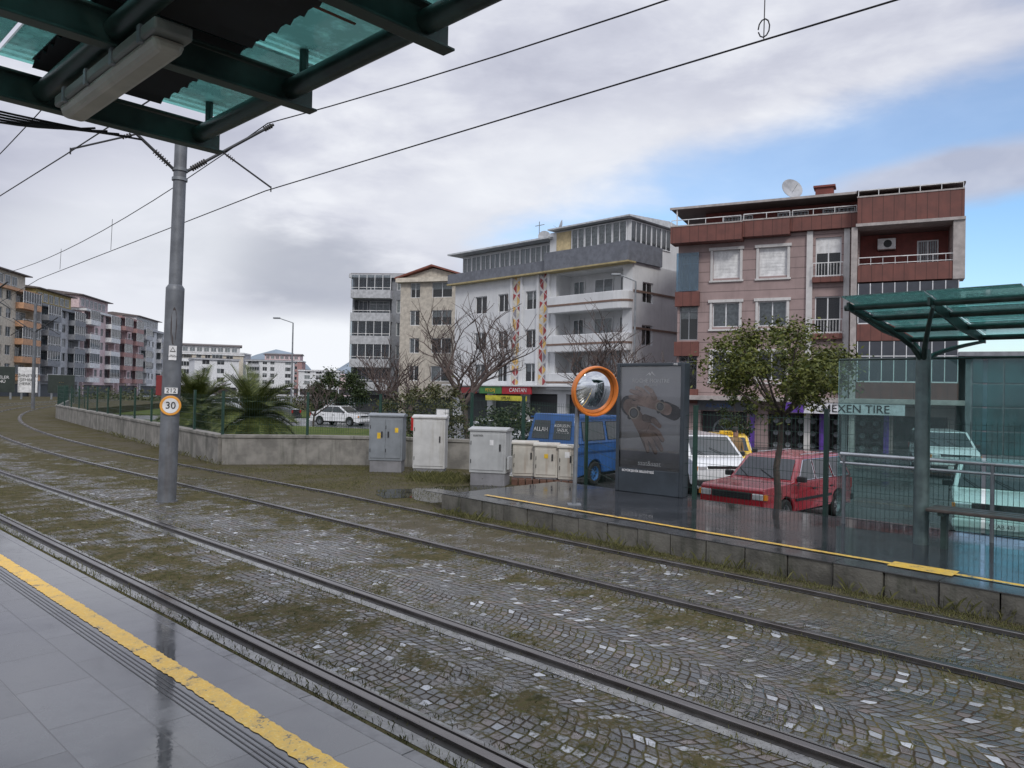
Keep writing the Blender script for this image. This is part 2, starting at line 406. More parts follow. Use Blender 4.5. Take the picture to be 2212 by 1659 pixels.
solo('far_platform_yellow_patch',MB().poly([(8.27,1.95,.2655),(8.56,1.95,.2655),(8.56,2.55,.2655),(8.30,2.55,.2655)]),YE,None,None,rot=(0,0,TH),kind='structure')
gm=mat('dark_groove',(.025,.025,.027),.3,var=.3,scale=20)
g=MB()
for k in range(4): g.box(1.752+k*.028,1.759+k*.028,-6,16,.2505,.2525)
solo('tactile_groove_strip',g,gm,None,None,rot=(0,0,TH),kind='structure')

# ------------------------------------------------------------------ rails
def rail_m():
    m,nt,b=newmat('polished_rail'); h=N(nt); tc=h.n('ShaderNodeTexCoord').outputs['Object']
    n=h.noise(tc,3,3,.6); c=h.mix(n,(.10,.085,.075),(.26,.25,.25)); nt.links.new(c,b.inputs['Base Color'])
    b.inputs['Metallic'].default_value=.85; nt.links.new(h.mapr(n,.3,.7,.16,.36),b.inputs['Roughness']); return m
RM=rail_m(); RD=mat('rail_groove',(.02,.018,.016),.5,var=.4,scale=12)
RBED=mat('wet_rail_concrete',(.14,.14,.135),.12,var=.5,scale=5,spec=1.0,bump=.2,bscale=25,streak=.9,dirtcol=(.04,.048,.018))
RS={2.87:(2.87,0),4.30:(4.20,.012),6.36:(6.22,.015),7.86:(7.50,.040)}
def curv(w0,s):
    a,k=RS.get(w0,(w0,0)); return a+k*max(-3,min(s,12))+.004*max(0,s-18)**2
def sweep(w0,prof_list):
    ss=[-12+1.0*i for i in range(13)]+[0+i*1.0 for i in range(1,120)]
    g=MB()
    for mi,prof in prof_list:
        g.m(mi)
        rows=[]
        for s in ss:
            sl=.008*max(0,s-18); nv=Vector((1,-sl,0)).normalized()
            rows.append([ (curv(w0,s)+nv.x*p[0], s+nv.y*p[0], p[1]) for p in prof])
        for a,b_ in zip(rows,rows[1:]):
            for i in range(len(prof)-1): g.poly([a[i],a[i+1],b_[i+1],b_[i]])
    return g
for w0,lab in ((2.87,1),(4.30,1),(6.36,0),(7.86,0)):
    pl=[(1,[(-.075,.006),(-.03,.006)]),(0,[(-.03,.0),(-.03,.030),(-.024,.034),(.024,.034),(.03,.03),(.03,.012)]),(1,[(.03,.012),(.062,.012)]),(0,[(.062,.0),(.062,.024),(.075,.024),(.077,.0)])]
    if lab: pl.append((2,[(-.17,.004),(-.078,.005)])); pl.append((2,[(.08,.004),(.13,.004)]))
    else: pl.append((1,[(.08,.004),(.11,.004)]))
    solo('tram_rail',sweep(w0,pl),[RM,RD,RBED],'wet grooved steel tram rail set in mossy cobbles','rail',rot=(0,0,TH),group='tram rails in the cobbled track bed',fix=False)

wm,nt,b=newmat('puddle_water'); b.inputs['Base Color'].default_value=(.02,.02,.017,1); b.inputs['Roughness'].default_value=.03; b.inputs['IOR'].default_value=1.4
h=N(nt); h.bump(h.noise(h.n('ShaderNodeTexCoord').outputs['Object'],4,3),.05,.01,b)
g=MB(); pts=[]
for i in range(40):
    t=2*math.pi*i/40; rr=1+.18*math.sin(3*t+1)+.1*math.sin(7*t)+.06*math.sin(13*t)
    pts.append((9.75+1.35*rr*math.cos(t),10.9+1.0*rr*math.sin(t),.006))
g.poly(pts); solo('puddle_water',g,wm,None,None,rot=(0,0,TH),kind='structure')

# ------------------------------------------------------------------ grass tufts
GL=leafmat('grass_blades',(.045,.05,.015),(.15,.145,.055),.8)
def blades(name,spots,hmin,hmax):
    g=MB()
    for (x,y,z) in spots:
        hgt=random.uniform(hmin,hmax)*random.uniform(.6,1); a=random.uniform(0,6.28); wd=random.uniform(.002,.005); lx,ly=random.uniform(-.8,.8)*hgt,random.uniform(-.8,.8)*hgt
        c,s_=math.cos(a)*wd,math.sin(a)*wd
        g.add([(x-c,y-s_,z),(x+c,y+s_,z),(x+lx*.5+c*.6,y+ly*.5+s_*.6,z+hgt*.7),(x+lx,y+ly,z+hgt)],[(0,1,2),(0,2,3)])
    return solo(name,g,GL,'short wet grass growing between cobbles','grass',kind='stuff',fix=False)
sp=[]
def tuft(w_,s_,n,rad,z=0):
    for _ in range(n):
        p_=TW(w_+random.gauss(0,rad),s_+random.gauss(0,rad),z); sp.append(tuple(p_))
for _ in range(1200): tuft(random.uniform(2.36,2.68),random.uniform(1,15),10,.06)
for w0,wr in ((2.87,.15),(4.3,.19),(6.36,.14),(7.86,.14)):
    for _ in range(420):
        s0=random.uniform(.5,22); tuft(curv(w0,s0)+random.choice([-1,1])*wr,s0,8,.05)
def nz(a,b_): return math.sin(a*2.1+math.sin(b_*1.7))+math.sin(b_*1.3+a*.7+2)
for k in range(1900): 
    s0=random.uniform(.5,20); w0=random.uniform(2.5,8.0)
    if nz(w0,s0)>random.uniform(-.6,1.2): tuft(w0,s0,8,.08)
for _ in range(800):
    s0=random.uniform(0,9.4); tuft(E(s0)-.08-abs(random.gauss(0,.1)),s0,9,.05)
for _ in range(1200):
    s0=random.uniform(9.8,17.5); tuft(random.uniform(8.3,12),s0,10,.1)
blades('grass_tufts',sp,.010,.048)
sp=[]
for _ in range(80): tuft(random.uniform(10.6,11.6),random.uniform(11.8,13.3),30,.16)
for _ in range(90): tuft(E(4)+random.uniform(-.2,-.05),random.uniform(0,9),6,.05)
for _ in range(60): 
    s0=random.uniform(18,34); tuft(8.75+(s0-18.4)*.153,s0,12,.12)
blades('grass_clump',sp,.05,.2)

# ------------------------------------------------------------------ walls and fences
def wall_seg(pts,z0,z1,th,name,label):
    g=MB()
    for (a,b_) in zip(pts,pts[1:]):
        a=Vector((*a,0));b_=Vector((*b_,0)); d_=(b_-a); L=d_.length; d_.normalize(); nrm=Vector((-d_.y,d_.x,0)); c=(a+b_)/2
        k=max(1,round(L/2.4))
        for i in range(k):
            cc_=a+d_*(L*(i+.5)/k)
            g.obox(cc_+Vector((0,0,(z0+z1-.08)/2)),d_,nrm,(0,0,1),L/k-.012,th,z1-z0-.08)
        g.obox(c+Vector((0,0,z1-.04)),d_,nrm,(0,0,1),L+.02,th+.06,.08)
    return solo(name,g,concrete,label,'wall',bevel=.01)
Wc=(-7.27,19.15)
P_left=[TW(18,62).to_2d(),TW(13.45,48).to_2d(),TW(11.25,33.6).to_2d(),Vector(Wc)]
wall_seg([tuple(q) for q in P_left],-.1,.75,.2,'retaining_wall','low weathered concrete wall curving beside the tracks')
P_r=[Wc,(-5.26,19.62),(-3.4,19.72),(-1.0,19.15)]
wall_seg(P_r,-.1,.75,.2,'retaining_wall','low weathered concrete wall behind the utility cabinets')
green_fence=mat('green_fence_paint',(.012,.045,.032),.45,var=.25)
def fence(pts,z0s,hgt,label,gap=2.5,dens=.06):
    t=thing('mesh_fence',(0,0,0),0,label,'fence')
    mesh=MB(); 
    for (a,b_),(za,zb) in zip(zip(pts,pts[1:]),z0s):
        a=Vector((a[0],a[1],za));b_=Vector((b_[0],b_[1],zb)); L=(b_-a).to_2d().length; k=max(1,round(L/gap))
        for i in range(k+1):
            p0=a.lerp(b_,i/k)
            d_=(b_-a).normalized(); nrm=Vector((-d_.y,d_.x,0))
            g=MB().obox((0,0,hgt/2+.03),d_,nrm,(0,0,1),.06,.06,hgt+.06); g.obox((0,0,hgt+.07),d_,nrm,(0,0,1),.07,.07,.02)
            if i<k or b_.to_2d()==Vector(pts[-1][:2]): part('post',t,g,green_fence,loc=p0)
        nV=int(L/dens)
        for i in range(nV):
            q=a.lerp(b_,(i+.5)/nV); mesh.cyl(q+Vector((0,0,.03)),q+Vector((0,0,hgt-.03)),.0035,n=3,caps=False)
        for j in range(int(hgt/.2)+1):
            zz=.05+j*.2
            if zz<hgt: mesh.cyl(a+Vector((0,0,zz)),b_+Vector((0,0,zz)),.004,n=4,caps=False)
    part('wire_panel',t,mesh,green_fence)
    return t
fence([tuple(TW(21,68).to_2d()),tuple(P_left[0]),tuple(P_left[1]),tuple(P_left[2]),Wc],[(.0,.72)]+[(.75,.75)]*3,1.02,'dark green welded mesh fence on the curving wall',2.6,.12)
fence(P_r,[(.75,.75)]*3,1.02,'dark green welded mesh fence above the concrete wall',2.5,.06)
fence([(-1.0,19.1),(1.55,15.6),(2.2,13.75)],[(.1,.0),(0,-.2)],1.75,'dark green mesh fence between cabinets and parked van',2.6,.06)
fence([(2.2,13.75),tuple(TW(11.2,6.43).to_2d()),tuple(TW(11.18,4.28).to_2d()),tuple(TW(11.2,-6).to_2d())],[(-.2,0),(0,0),(0,0)],1.72,'dark green mesh fence along the back of the platform',2.3,.06)

# ------------------------------------------------------------------ cabinets
cab_g=mat('cabinet_grey',(.21,.23,.25),.45,var=.12,streak=.25); cab_w=mat('cabinet_white',(.50,.50,.49),.5,var=.1,streak=.45,dirtcol=(.25,.22,.16)); cab_l=mat('cabinet_light_grey',(.40,.41,.41),.5,var=.1,streak=.4)
cab_c=mat('cabinet_cream',(.48,.46,.41),.5,var=.12,streak=.6,dirtcol=(.2,.1,.04))
base_c=mat('cabinet_plinth',(.20,.20,.21),.7,bump=.2,streak=.3)
stick_y=mat('yellow_sticker',(.7,.45,.03),.4); stick_w=mat('white_sticker',(.7,.7,.7),.4); inkm=mat('black_ink',(.01,.01,.01),.5,var=0)
def cabinet(loc,rz,W,D,H,base,m,label,doors=2):
    t=thing('utility_cabinet',loc,rz,label,'utility cabinet','utility cabinets beside the wall')
    part('plinth',t,MB().box(-W/2+.02,W/2-.02,-D/2+.02,D/2-.02,0,base),base_c,bevel=.01)
    part('cabinet_body',t,MB().box(-W/2,W/2,-D/2,D/2,base,H-.06),m,bevel=.008)
    part('lid',t,MB().prism([(-D/2-.03,H-.06),(D/2+.03,H-.06),(D/2+.03,H-.02),(0,H+.02),(-D/2-.03,H-.02)],-W/2-.03,W/2+.03,'yz'),m,bevel=.006)
    for i in range(doors):
        a=-W/2+.03+i*(W-.06)/doors; b_=a+(W-.06)/doors-.012
        dr=part('door',t,MB().box(a,b_,-D/2-.015,-D/2,base+.06,H-.12),m,bevel=.005)
        part('handle',dr,MB().box(b_-.09 if i==0 else a+.05,b_-.06 if i==0 else a+.08,-D/2-.035,-D/2-.015,(base+H)/2,(base+H)/2+.14),blackm)
        for hz in (base+.2,H-.35): part('hinge',dr,MB().box(a-.001,a+.012,-D/2-.025,-D/2-.015,hz,hz+.08),blackm)
    return t
c1=cabinet((-2.95,18.2,0),R(-3),.80,.45,1.38,.28,cab_g,'tall grey double-door utility cabinet with yellow stickers')
part('sticker',c1,MB().box(.22,.30,-.245,-.241,.95,1.06),stick_y); part('sticker',c1,MB().box(-.2,-.12,-.245,-.241,.8,.94),stick_y)
c2=cabinet((-1.86,17.6,0),R(-4),.74,.42,1.38,.17,cab_w,'tall off-white single-door utility cabinet',1)
c3=cabinet((-.42,16.0,0),R(-14),.78,.5,1.2,.27,cab_l,'pale grey utility cabinet with small side box',1)
part('side_box',c3,MB().box(.40,.45,-.2,.1,.35,.62),cab_l,bevel=.01); part('sticker',c3,MB().box(.05,.13,-.27,-.266,.85,.96),stick_w)
text('lettering',c3,'ELEKTRİK',.05,inkm,(-.2,-.268,1.04))
c4=cabinet((.32,16.5,.12),R(-6),.52,.35,.78,.04,cab_c,'low cream electrical box with lightning warning sticker',1)
c5=cabinet((.78,16.3,.12),R(-8),.50,.35,.76,.04,cab_c,'low cream electrical box, rust-stained edges',1)
c6=cabinet((1.22,16.15,.1),R(-10),.38,.3,.76,.04,cab_c,'narrow cream electrical box on brick blocks',1)
part('sticker',c5,MB().box(-.04,.04,-.195,-.191,.45,.54),stick_y); part('sticker',c6,MB().box(-.05,.05,-.17,-.166,.5,.62),stick_w)
g=MB()
for i in range(9): g.box(.1+i*.15-.07,.1+i*.15+.06,16.0-.02*i,16.5-.02*i,0,.12)
solo('brick_plinth',g,mat('brown_brick',(.12,.06,.04),.8,bump=.3),'short row of brown bricks under electrical boxes','bricks')

# ------------------------------------------------------------------ catenary pole and wires
POLE=TW(5.32,13.02)
t=thing('catenary_pole',POLE,0,'tall grey stepped steel tram pole with number and speed signs','pole')
t.rotation_euler=(0,R(.9),0)
part('lower_tube',t,MB().cyl((0,0,-.02),(0,0,3.55),.148,n=24).lathe([(.148,3.55),(.148,3.6),(.107,3.66)],n=24),pole_m,smooth=40)
part('upper_tube',t,MB().cyl((0,0,3.6),(0,0,6.25),.107,.10,n=24),pole_m,smooth=40)
part('collar',t,MB().cyl((0,0,5.42),(0,0,5.47),.125,n=20),galv,smooth=40); part('collar',t,MB().cyl((0,0,5.58),(0,0,5.63),.125,n=20),galv,smooth=40)
part('base_plate',t,MB().cyl((0,0,0),(0,0,.02),.17,n=20),pole_m)
vdir=Vector((-POLE.x,-POLE.y,0)).normalized(); ang=math.atan2(vdir.y,vdir.x)+R(90)
def psign(name,g,mats,loc,**k): 
    return part(name,t,g,mats,loc=loc,rot=(0,0,ang),**k)
g=MB().lathe([(0,0),(.155,0),(.165,.006),(.165,.012),(0,.012)],axis='y',n=40)
psign('speed_sign_plate',g,mat('yellow_sign_rim',(.75,.33,.05),.35),(vdir.x*.17,vdir.y*.17,1.62),smooth=30)
g=MB().lathe([(0,0),(.125,0),(.125,.003)],axis='y',n=40)
psign('speed_sign_face',g,whitep,(vdir.x*.176,vdir.y*.176,1.62),smooth=30)
text('lettering',t,'30',.165,inkm,(vdir.x*.182,vdir.y*.182,1.62),(R(90),0,ang),ext=.003)
psign('number_plate',MB().box(-.1,.1,-.004,.004,-.05,.05),whitep,(vdir.x*.165,vdir.y*.165,1.87))
text('lettering',t,'212',.105,inkm,(vdir.x*.172,vdir.y*.172,1.87),(R(90),0,ang))
psign('warning_plate',MB().box(-.06,.06,-.004,.004,-.12,.12),whitep,(vdir.x*.16,vdir.y*.16,2.5))
g=MB(); g.prism([(-.045,.01),(.045,.01),(0,.09)],-.001,.001,'xz')
psign('warning_triangle',g,inkm,(vdir.x*.168,vdir.y*.168,2.51))
g=MB(); g.prism([(-.03,.018),(.03,.018),(0,.07)],-.001,.001,'xz')
psign('warning_triangle_face',g,stick_w,(vdir.x*.171,vdir.y*.171,2.513))
text('lettering',t,'750V DC\nÖLÜM TEHLİKESİ',.022,inkm,(vdir.x*.168,vdir.y*.168,2.45),(R(90),0,ang))
part('relay_box',t,MB().box(-.06,.06,-.09,.0,1.78,2.12),mat('dark_red_box',(.18,.02,.02),.5),loc=(-.17,.02,0),bevel=.008)
part('rust_mark',t,MB().poly([(.05*math.cos(a*.5)+.0,-.1505+.01*abs(math.cos(a*.5)),2.95+.32*math.sin(a*.5)) for a in range(12)]),mat('rust_scar',(.06,.05,.05),.8),rot=(0,0,ang))
wire=mat('overhead_wire',(.012,.012,.014),.5,.5,var=.1)
insul=mat('insulator',(.03,.025,.022),.35)
def l2(p): return Vector(p)-POLE
A2=TW(6.8,12.66,6.72); A1=TW(3.75,13.2,6.72); C2=TW(6.8,12.66,5.5); C1=TW(3.7,13.2,5.5)
armd=mat('dark_arm_steel',(.05,.052,.055),.5,.5)
for end,cend in ((A2,C2),(A1,C1)):
    e=l2(end); c0=Vector((0,0,5.52)); dd=(e-c0)
    g=MB().cyl(c0+dd.normalized()*.1,e,.026,n=10)
    g.m(1)
    for i in range(7):
        q=c0+dd*(.12+i*.022); q2=c0+dd*(.128+i*.022); g.cyl(q,q2,.05,n=10)
    for i in range(4):
        q=c0+dd*(.9+i*.022); g.cyl(q,q+dd*.008,.045,n=10)
    part('bracket_arm',t,g,[armd,insul],smooth=40)
    c=l2(cend); s0=c0+dd*.45
    g=MB().cyl(s0+Vector((0,0,-.02)),c+Vector((0,0,.08)),.016,n=8).cyl(c+Vector((0,0,.1)),c,.012,n=6).m(1)
    for i in range(4):
        q=s0.lerp(c,.08+i*.04); g.cyl(q,q.lerp(c,.015),.035,n=8)
    part('registration_arm',t,g,[armd,insul],smooth=40)
def wireobj(name,pts,r,label,sag=0,seg=14):
    P=[]
    for a,b_ in zip(pts,pts[1:]):
        a=Vector(a);b_=Vector(b_)
        for i in range(seg):
            f=i/seg; q=a.lerp(b_,f); q.z-=sag*4*f*(1-f)*min(1,((b_-a).length/25)); P.append(q)
    P.append(Vector(pts[-1])); 
    return solo(name,MB().tube(P,r,5),wire,label,'overhead wire',group='tram overhead wires',smooth=60)
wireobj('contact_wire',[TW(7.7,-14,5.5),C2,TW(7.5,29.2,5.45),TW(9.2,44,5.5),TW(18,68,5.5)],.010,'taut black contact wire over the far track')
wireobj('messenger_wire',[TW(7.7,-14,6.75),A2,TW(8.1,40,6.55),TW(18,68,6.6)],.010,'black messenger wire sagging above the far contact wire',.55)
wireobj('contact_wire',[TW(3.55,-10,5.5),C1,TW(3.7,29,5.5),TW(6,46,5.5)],.010,'taut black contact wire over the near track')
wireobj('messenger_wire',[TW(3.55,-10,6.75),A1,TW(3.9,40,6.6),TW(10,62,6.6)],.010,'black messenger wire above the near contact wire',.55)
for s_,zt in ((21.5,6.32),(26.5,6.15),(3.4,6.25)):
    w_=6.8+(s_-12.66)*.042 if s_>12 else 6.8+(12.66-s_)*.034
    g=MB().cyl(TW(w_,s_,5.5),TW(w_+.02,s_,zt),.006,n=4)
    if s_<5:
        cpt=TW(w_,s_,5.62); u=TW(0,1,0)
        g.tube([cpt+Vector((0,0,math.sin(k*.6)*.09))+u*math.cos(k*.6)*.06 for k in range(11)],.007,5)
    solo('dropper_wire',g,wire,'thin dropper wire hanging between messenger and contact wires','overhead wire',group='tram overhead wires')
def far_pole(loc,label):
    t=thing('catenary_pole',loc,0,label,'pole')
    part('pole_tube',t,MB().cyl((0,0,0),(0,0,8),.13,.10,n=12),pole_m,smooth=40)
    for a,b_,r_ in (((0,0,5.8),(2.2,-.8,6.9),.04),((0,0,5.8),(-2.2,.8,6.9),.04),((1,-.4,6.3),(2.4,-.9,5.6),.03),((-1,.4,6.3),(-2.4,.9,5.6),.03)):
        part('bracket_arm',t,MB().cyl(a,b_,r_,n=6),armd)
    return t
far_pole(TW(9.0,46,0),'grey tram pole with bracket arms beyond the curve'); far_pole(TW(16.8,66,0),'distant grey tram pole with bracket arms')

# ------------------------------------------------------------------ near canopy
t=thing('tram_shelter',(0,0,0),TH,'dark green steel platform canopy with teal glass roof','tram shelter')
teal=glassmat('teal_roof_glass',(.56,.92,.87),.30,.25,.05,trans=True)
deck=mat('dark_corrugated_deck',(.014,.015,.017),.7,0,.4,5)
rusty=mat('rusty_edge',(.12,.035,.02),.8)
for s_ in (3.64,2.80,1.95,1.10,.26,-.6):
    g=MB()
    g.prism([(1.70,3.11),(1.70,3.21),(-1.6,3.24),(-1.6,3.11)],s_-.006,s_+.006,'xz')
    g.box(-1.6,1.71,s_-.03,s_+.03,3.217,3.227)
    g.box(-1.6,1.71,s_-.03,s_+.03,3.104,3.113)
    part('cross_beam',t,g,steel_green,bevel=.002)
for w_,z_ in ((1.60,3.17),(.93,3.17),(.2,3.17)): part('roof_pipe',t,MB().cyl((w_,3.66,z_),(w_,-2,z_),.040,n=20),steel_green,smooth=40)
for w0,w1 in ((-1.6,-.42),(-.40,.76),(.78,1.84)):
    for s0,s1 in ((2.81,3.70),(1.96,2.79),(1.11,1.94),(.27,1.09),(-.6,.25)): part('glass_panel',t,MB().box(w0,w1,s0,s1,3.30,3.312),teal)
for s0,s1 in ((2.75,3.60),(1.9,2.74),(1.05,1.89),(.2,1.04),(-.6,.19)):
    g=MB(); n=9
    for i in range(n):
        a=s0+(s1-s0)*i/n; b_=s0+(s1-s0)*(i+1)/n; g.poly([(.88,a,3.25),(1.40,a,3.25),(1.40,(a+b_)/2,3.28),(.88,(a+b_)/2,3.28)]); g.poly([(.88,(a+b_)/2,3.28),(1.40,(a+b_)/2,3.28),(1.40,b_,3.25),(.88,b_,3.25)])
    g.box(.88,1.42,s0,s1,3.284,3.289)
    part('corrugated_deck',t,g,deck)
for s_ in (3.64,2.80,1.95,1.10): part('glass_clamp',t,MB().cyl((1.6,s_-.1,3.19),(1.6,s_-.1,3.33),.018,n=8).cyl((1.6,s_-.1,3.33),(1.6,s_-.1,3.35),.035,n=10),steel_green)
for s_ in (3.2,2.35,1.5): part('glass_joint',t,MB().box(-.4,1.6,s_-.005,s_+.005,3.291,3.297),rusty)
part('sky_hole_disc',t,MB().cyl((.62,3.62,3.165),(.62,3.628,3.165),.022,n=16),whitep)  # white disc painted in for bright sky seen through a beam hole
lt=thing('fluorescent_lamp',TW(.98,2.93,3.07),TH,'long unlit fluorescent tube fitting under the canopy','lamp')
g=MB().prism([(-.055,-.015),(-.038,-.06),(.038,-.06),(.055,-.015)],-.47,.47,'xz')
part('diffuser',lt,g,mat('dirty_diffuser',(.36,.34,.29),.35,var=.15,scale=6,streak=.4),bevel=.015)
part('housing',lt,MB().box(-.062,.062,-.50,.50,-.015,.03),mat('lamp_housing',(.16,.165,.15),.5),bevel=.01)
for q in (-.38,-.13,.13,.38): part('clip',lt,MB().box(-.066,.066,q-.012,q+.012,-.022,.035),galv)
for k in range(5):
    a=TW(.15+.03*k,3.7,3.08); b_=TW(1.35-.05*k,3.68,3.09); P=[]
    for i in range(13):
        f=i/12; q=a.lerp(b_,f); q.z-=(.02+.012*k)*4*f*(1-f); P.append(q)
    solo('cable',MB().tube(P,.005,5),blackm,'black cable drooping from the canopy end','cable',group='cables under the canopy',smooth=60)

# ------------------------------------------------------------------ far shelter
t=thing('tram_shelter',(0,0,0),TH,'dark green platform shelter with teal glass roof and walls','tram shelter')
pale_glass=glassmat('teal_wall_glass',(.66,.83,.81),.06,.12)
def rz(w_): return 2.97-(w_-8.7)*.10
for s_ in (2.67,-1.2):
    part('post',t,MB().cyl((9.92,s_,.25),(9.92,s_,2.56),.085,.08,n=20),mat('post_green_grey',(.10,.14,.14),.4,.3,.25,5,streak=.4),smooth=40)
    for w1,s1 in ((8.75,s_+.4),(8.75,s_-.4),(11.0,s_+.4),(11.0,s_-.4)):
        P=[]
        for i in range(7):
            f=i/6; P.append((9.92+(w1-9.92)*f,s_+(s1-s_)*f,2.40+(rz(w1)-2.43)*(f**.6)))
        part('arm',t,MB().tube(P,.032,8,r1=.02),steel_green,smooth=60)
for s_ in (3.12,2.3,1.45,.6,-.25,-1.1):
    g=MB().prism([(8.7,rz(8.7)-.02),(8.7,rz(8.7)+.06),(11.2,rz(11.2)+.06),(11.2,rz(11.2)-.02),(9.9,rz(9.9)-.07)],s_-.012,s_+.012,'xz')
    part('cross_beam',t,g,steel_green)
for w_ in (8.85,9.5,10.3,11.05): part('roof_pipe',t,MB().cyl((w_,3.2,rz(w_)+.03),(w_,-3,rz(w_)+.03),.035,n=12),steel_green,smooth=40)
for s0 in (2.32,1.47,.62,-.23,-1.08,-1.93):
    for w0 in (8.6,9.50,10.40): part('glass_panel',t,MB().prism([(w0,rz(w0)+.10),(w0+.87,rz(w0+.87)+.10),(w0+.87,rz(w0+.87)+.112),(w0,rz(w0)+.112)],s0,s0+.83,'xz'),teal)
for s0,s1 in ((2.25,4.0),(.45,2.2),(-1.35,.4),(-3.2,-1.4)): part('glass_wall',t,MB().box(10.86,10.872,s0,s1,.32,2.5),pale_glass)
part('glass_rail',t,MB().cyl((10.87,4.0,2.5),(10.87,-3.2,2.5),.015,n=8),steel_green)
rt=thing('handrail',(0,0,0),TH,'white and silver tubular handrail behind the shelter bench','handrail')
stube=mat('silver_tube',(.5,.52,.54),.3,.7)
part('rail',rt,MB().cyl((10.7,3.9,1.2),(10.7,-3,1.2),.028,n=10),stube,smooth=40); part('rail',rt,MB().cyl((10.7,3.9,1.08),(10.7,-3,1.08),.02,n=10),stube,smooth=40)
for s_ in (3.85,2.1,.3,-1.5): part('post',rt,MB().cyl((10.7,s_,.25),(10.7,s_,1.2),.024,n=10),galv,smooth=40)
bt=thing('bench',(0,0,0),TH,'dark slatted bench on steel legs under the shelter','bench')
part('seat',bt,MB().box(9.62,9.74,-1.4,2.55,.68,.72).box(9.77,9.89,-1.4,2.55,.68,.72).box(9.92,10.04,-1.4,2.55,.68,.72),mat('bench_slats',(.05,.04,.035),.4,var=.3,scale=8,spec=.7),bevel=.01)
for s_ in (2.4,.6,-1.2): part('leg',bt,MB().box(9.78,9.88,s_-.03,s_+.03,.25,.68).box(9.65,10.0,s_-.03,s_+.03,.64,.68),steel_green)

# ------------------------------------------------------------------ convex mirror
mp=Vector((.99,11.67,.25)); t=thing('traffic_mirror',mp,0,'round convex traffic mirror with orange rim on grey pole','traffic mirror')
part('pole',t,MB().cyl((0,0,0),(.03,0,1.95),.034,n=14),galv,smooth=40); part('base_plate',t,MB().box(-.1,.1,-.1,.1,0,.015),galv)
mr,nt,b=newmat('mirror_surface'); b.inputs['Metallic'].default_value=1; b.inputs['Base Color'].default_value=(.75,.78,.8,1); b.inputs['Roughness'].default_value=.02
nv=R(24)
prof=[(0,-.10)]+[(.355*math.sin(a)/math.sin(1.0),-.10*(math.cos(a)-math.cos(1.0))/(1-math.cos(1.0))) for a in [.1*k for k in range(1,11)]]
part('mirror_disc',t,MB().lathe(prof,axis='y',n=48),mr,loc=(.27,-.03,1.75),rot=(R(8),0,nv),smooth=60)
rim=MB().lathe([(.348,-.01),(.352,-.05),(.366,-.085),(.385,-.08),(.39,-.02),(.38,.03),(.30,.05),(0,.06)],axis='y',n=48)
part('rim',t,rim,mat('orange_plastic',(.70,.20,.03),.4,var=.15,streak=.3),loc=(.27,-.03,1.75),rot=(R(8),0,nv),smooth=50)
part('bracket',t,MB().box(-.02,.28,.02,.05,1.73,1.77),galv)

# ------------------------------------------------------------------ advertising panel
aL=TW(11.19,7.96); aR=TW(11.25,6.63); dd=(aR-aL); W=dd.length; ac=(aL+aR)/2
AN=math.atan2(dd.y,dd.x)
t=thing('advertising_panel',(ac.x,ac.y,.25),AN,'dark framed advertising lightbox with a watch poster showing two hands','advertising panel')
H=2.26; wd=W/2
frm=mat('ad_frame',(.03,.04,.05),.35,var=.2,spec=.6)
part('frame',t,MB().box(-wd,-wd+.07,-.1,.1,0,H).box(wd-.07,wd,-.1,.1,0,H).box(-wd+.07,wd-.07,-.1,.1,H-.06,H).box(-wd+.07,wd-.07,-.1,.1,0,.42),frm,bevel=.012)
def poster_mat():
    m,nt,b=newmat('poster_print'); h=N(nt); tc=h.n('ShaderNodeTexCoord').outputs['Object']; x,y,z=h.sep(tc)
    c=h.ramp(h.m('ADD',h.m('DIVIDE',z,2.3),h.m('MULTIPLY',h.m('SUBTRACT',h.noise(tc,2,3),.5),.3)),[(.2,(.13,.13,.14)),(.45,(.36,.36,.38)),(.7,(.46,.46,.49)),(1,(.30,.30,.33))])
    nt.links.new(c,b.inputs['Base Color']); b.inputs['Roughness'].default_value=.3; return m
part('poster',t,MB().box(-wd+.071,wd-.071,-.055,-.03,.421,H-.061),poster_mat())
def skinmat(name,a,b2):
    m,nt,b=newmat(name); h=N(nt); tc=h.n('ShaderNodeTexCoord').outputs['Object']
    c=h.mix(h.step(h.noise(tc,5,3,.6),.35,.65),a,b2); nt.links.new(c,b.inputs['Base Color']); b.inputs['Roughness'].default_value=.5; return m
skinA=skinmat('printed_skin',(.30,.20,.165),(.52,.37,.31)); skinB=skinmat('printed_skin_dark',(.18,.12,.10),(.33,.23,.19)); cloth=mat('printed_cloth',(.03,.03,.036),.5)
def cap2(g,p,q,r0,r1,y,n=8):
    p=Vector(p);q=Vector(q); d_=(q-p).normalized(); a0=math.atan2(d_.y,d_.x); pts=[]
    for i in range(n+1):
        a=a0+math.pi/2+math.pi*i/n; pts.append((p.x+r0*math.cos(a),y,p.y+r0*math.sin(a)))
    for i in range(n+1):
        a=a0-math.pi/2+math.pi*i/n; pts.append((q.x+r1*math.cos(a),y,q.y+r1*math.sin(a)))
    g.poly(pts)
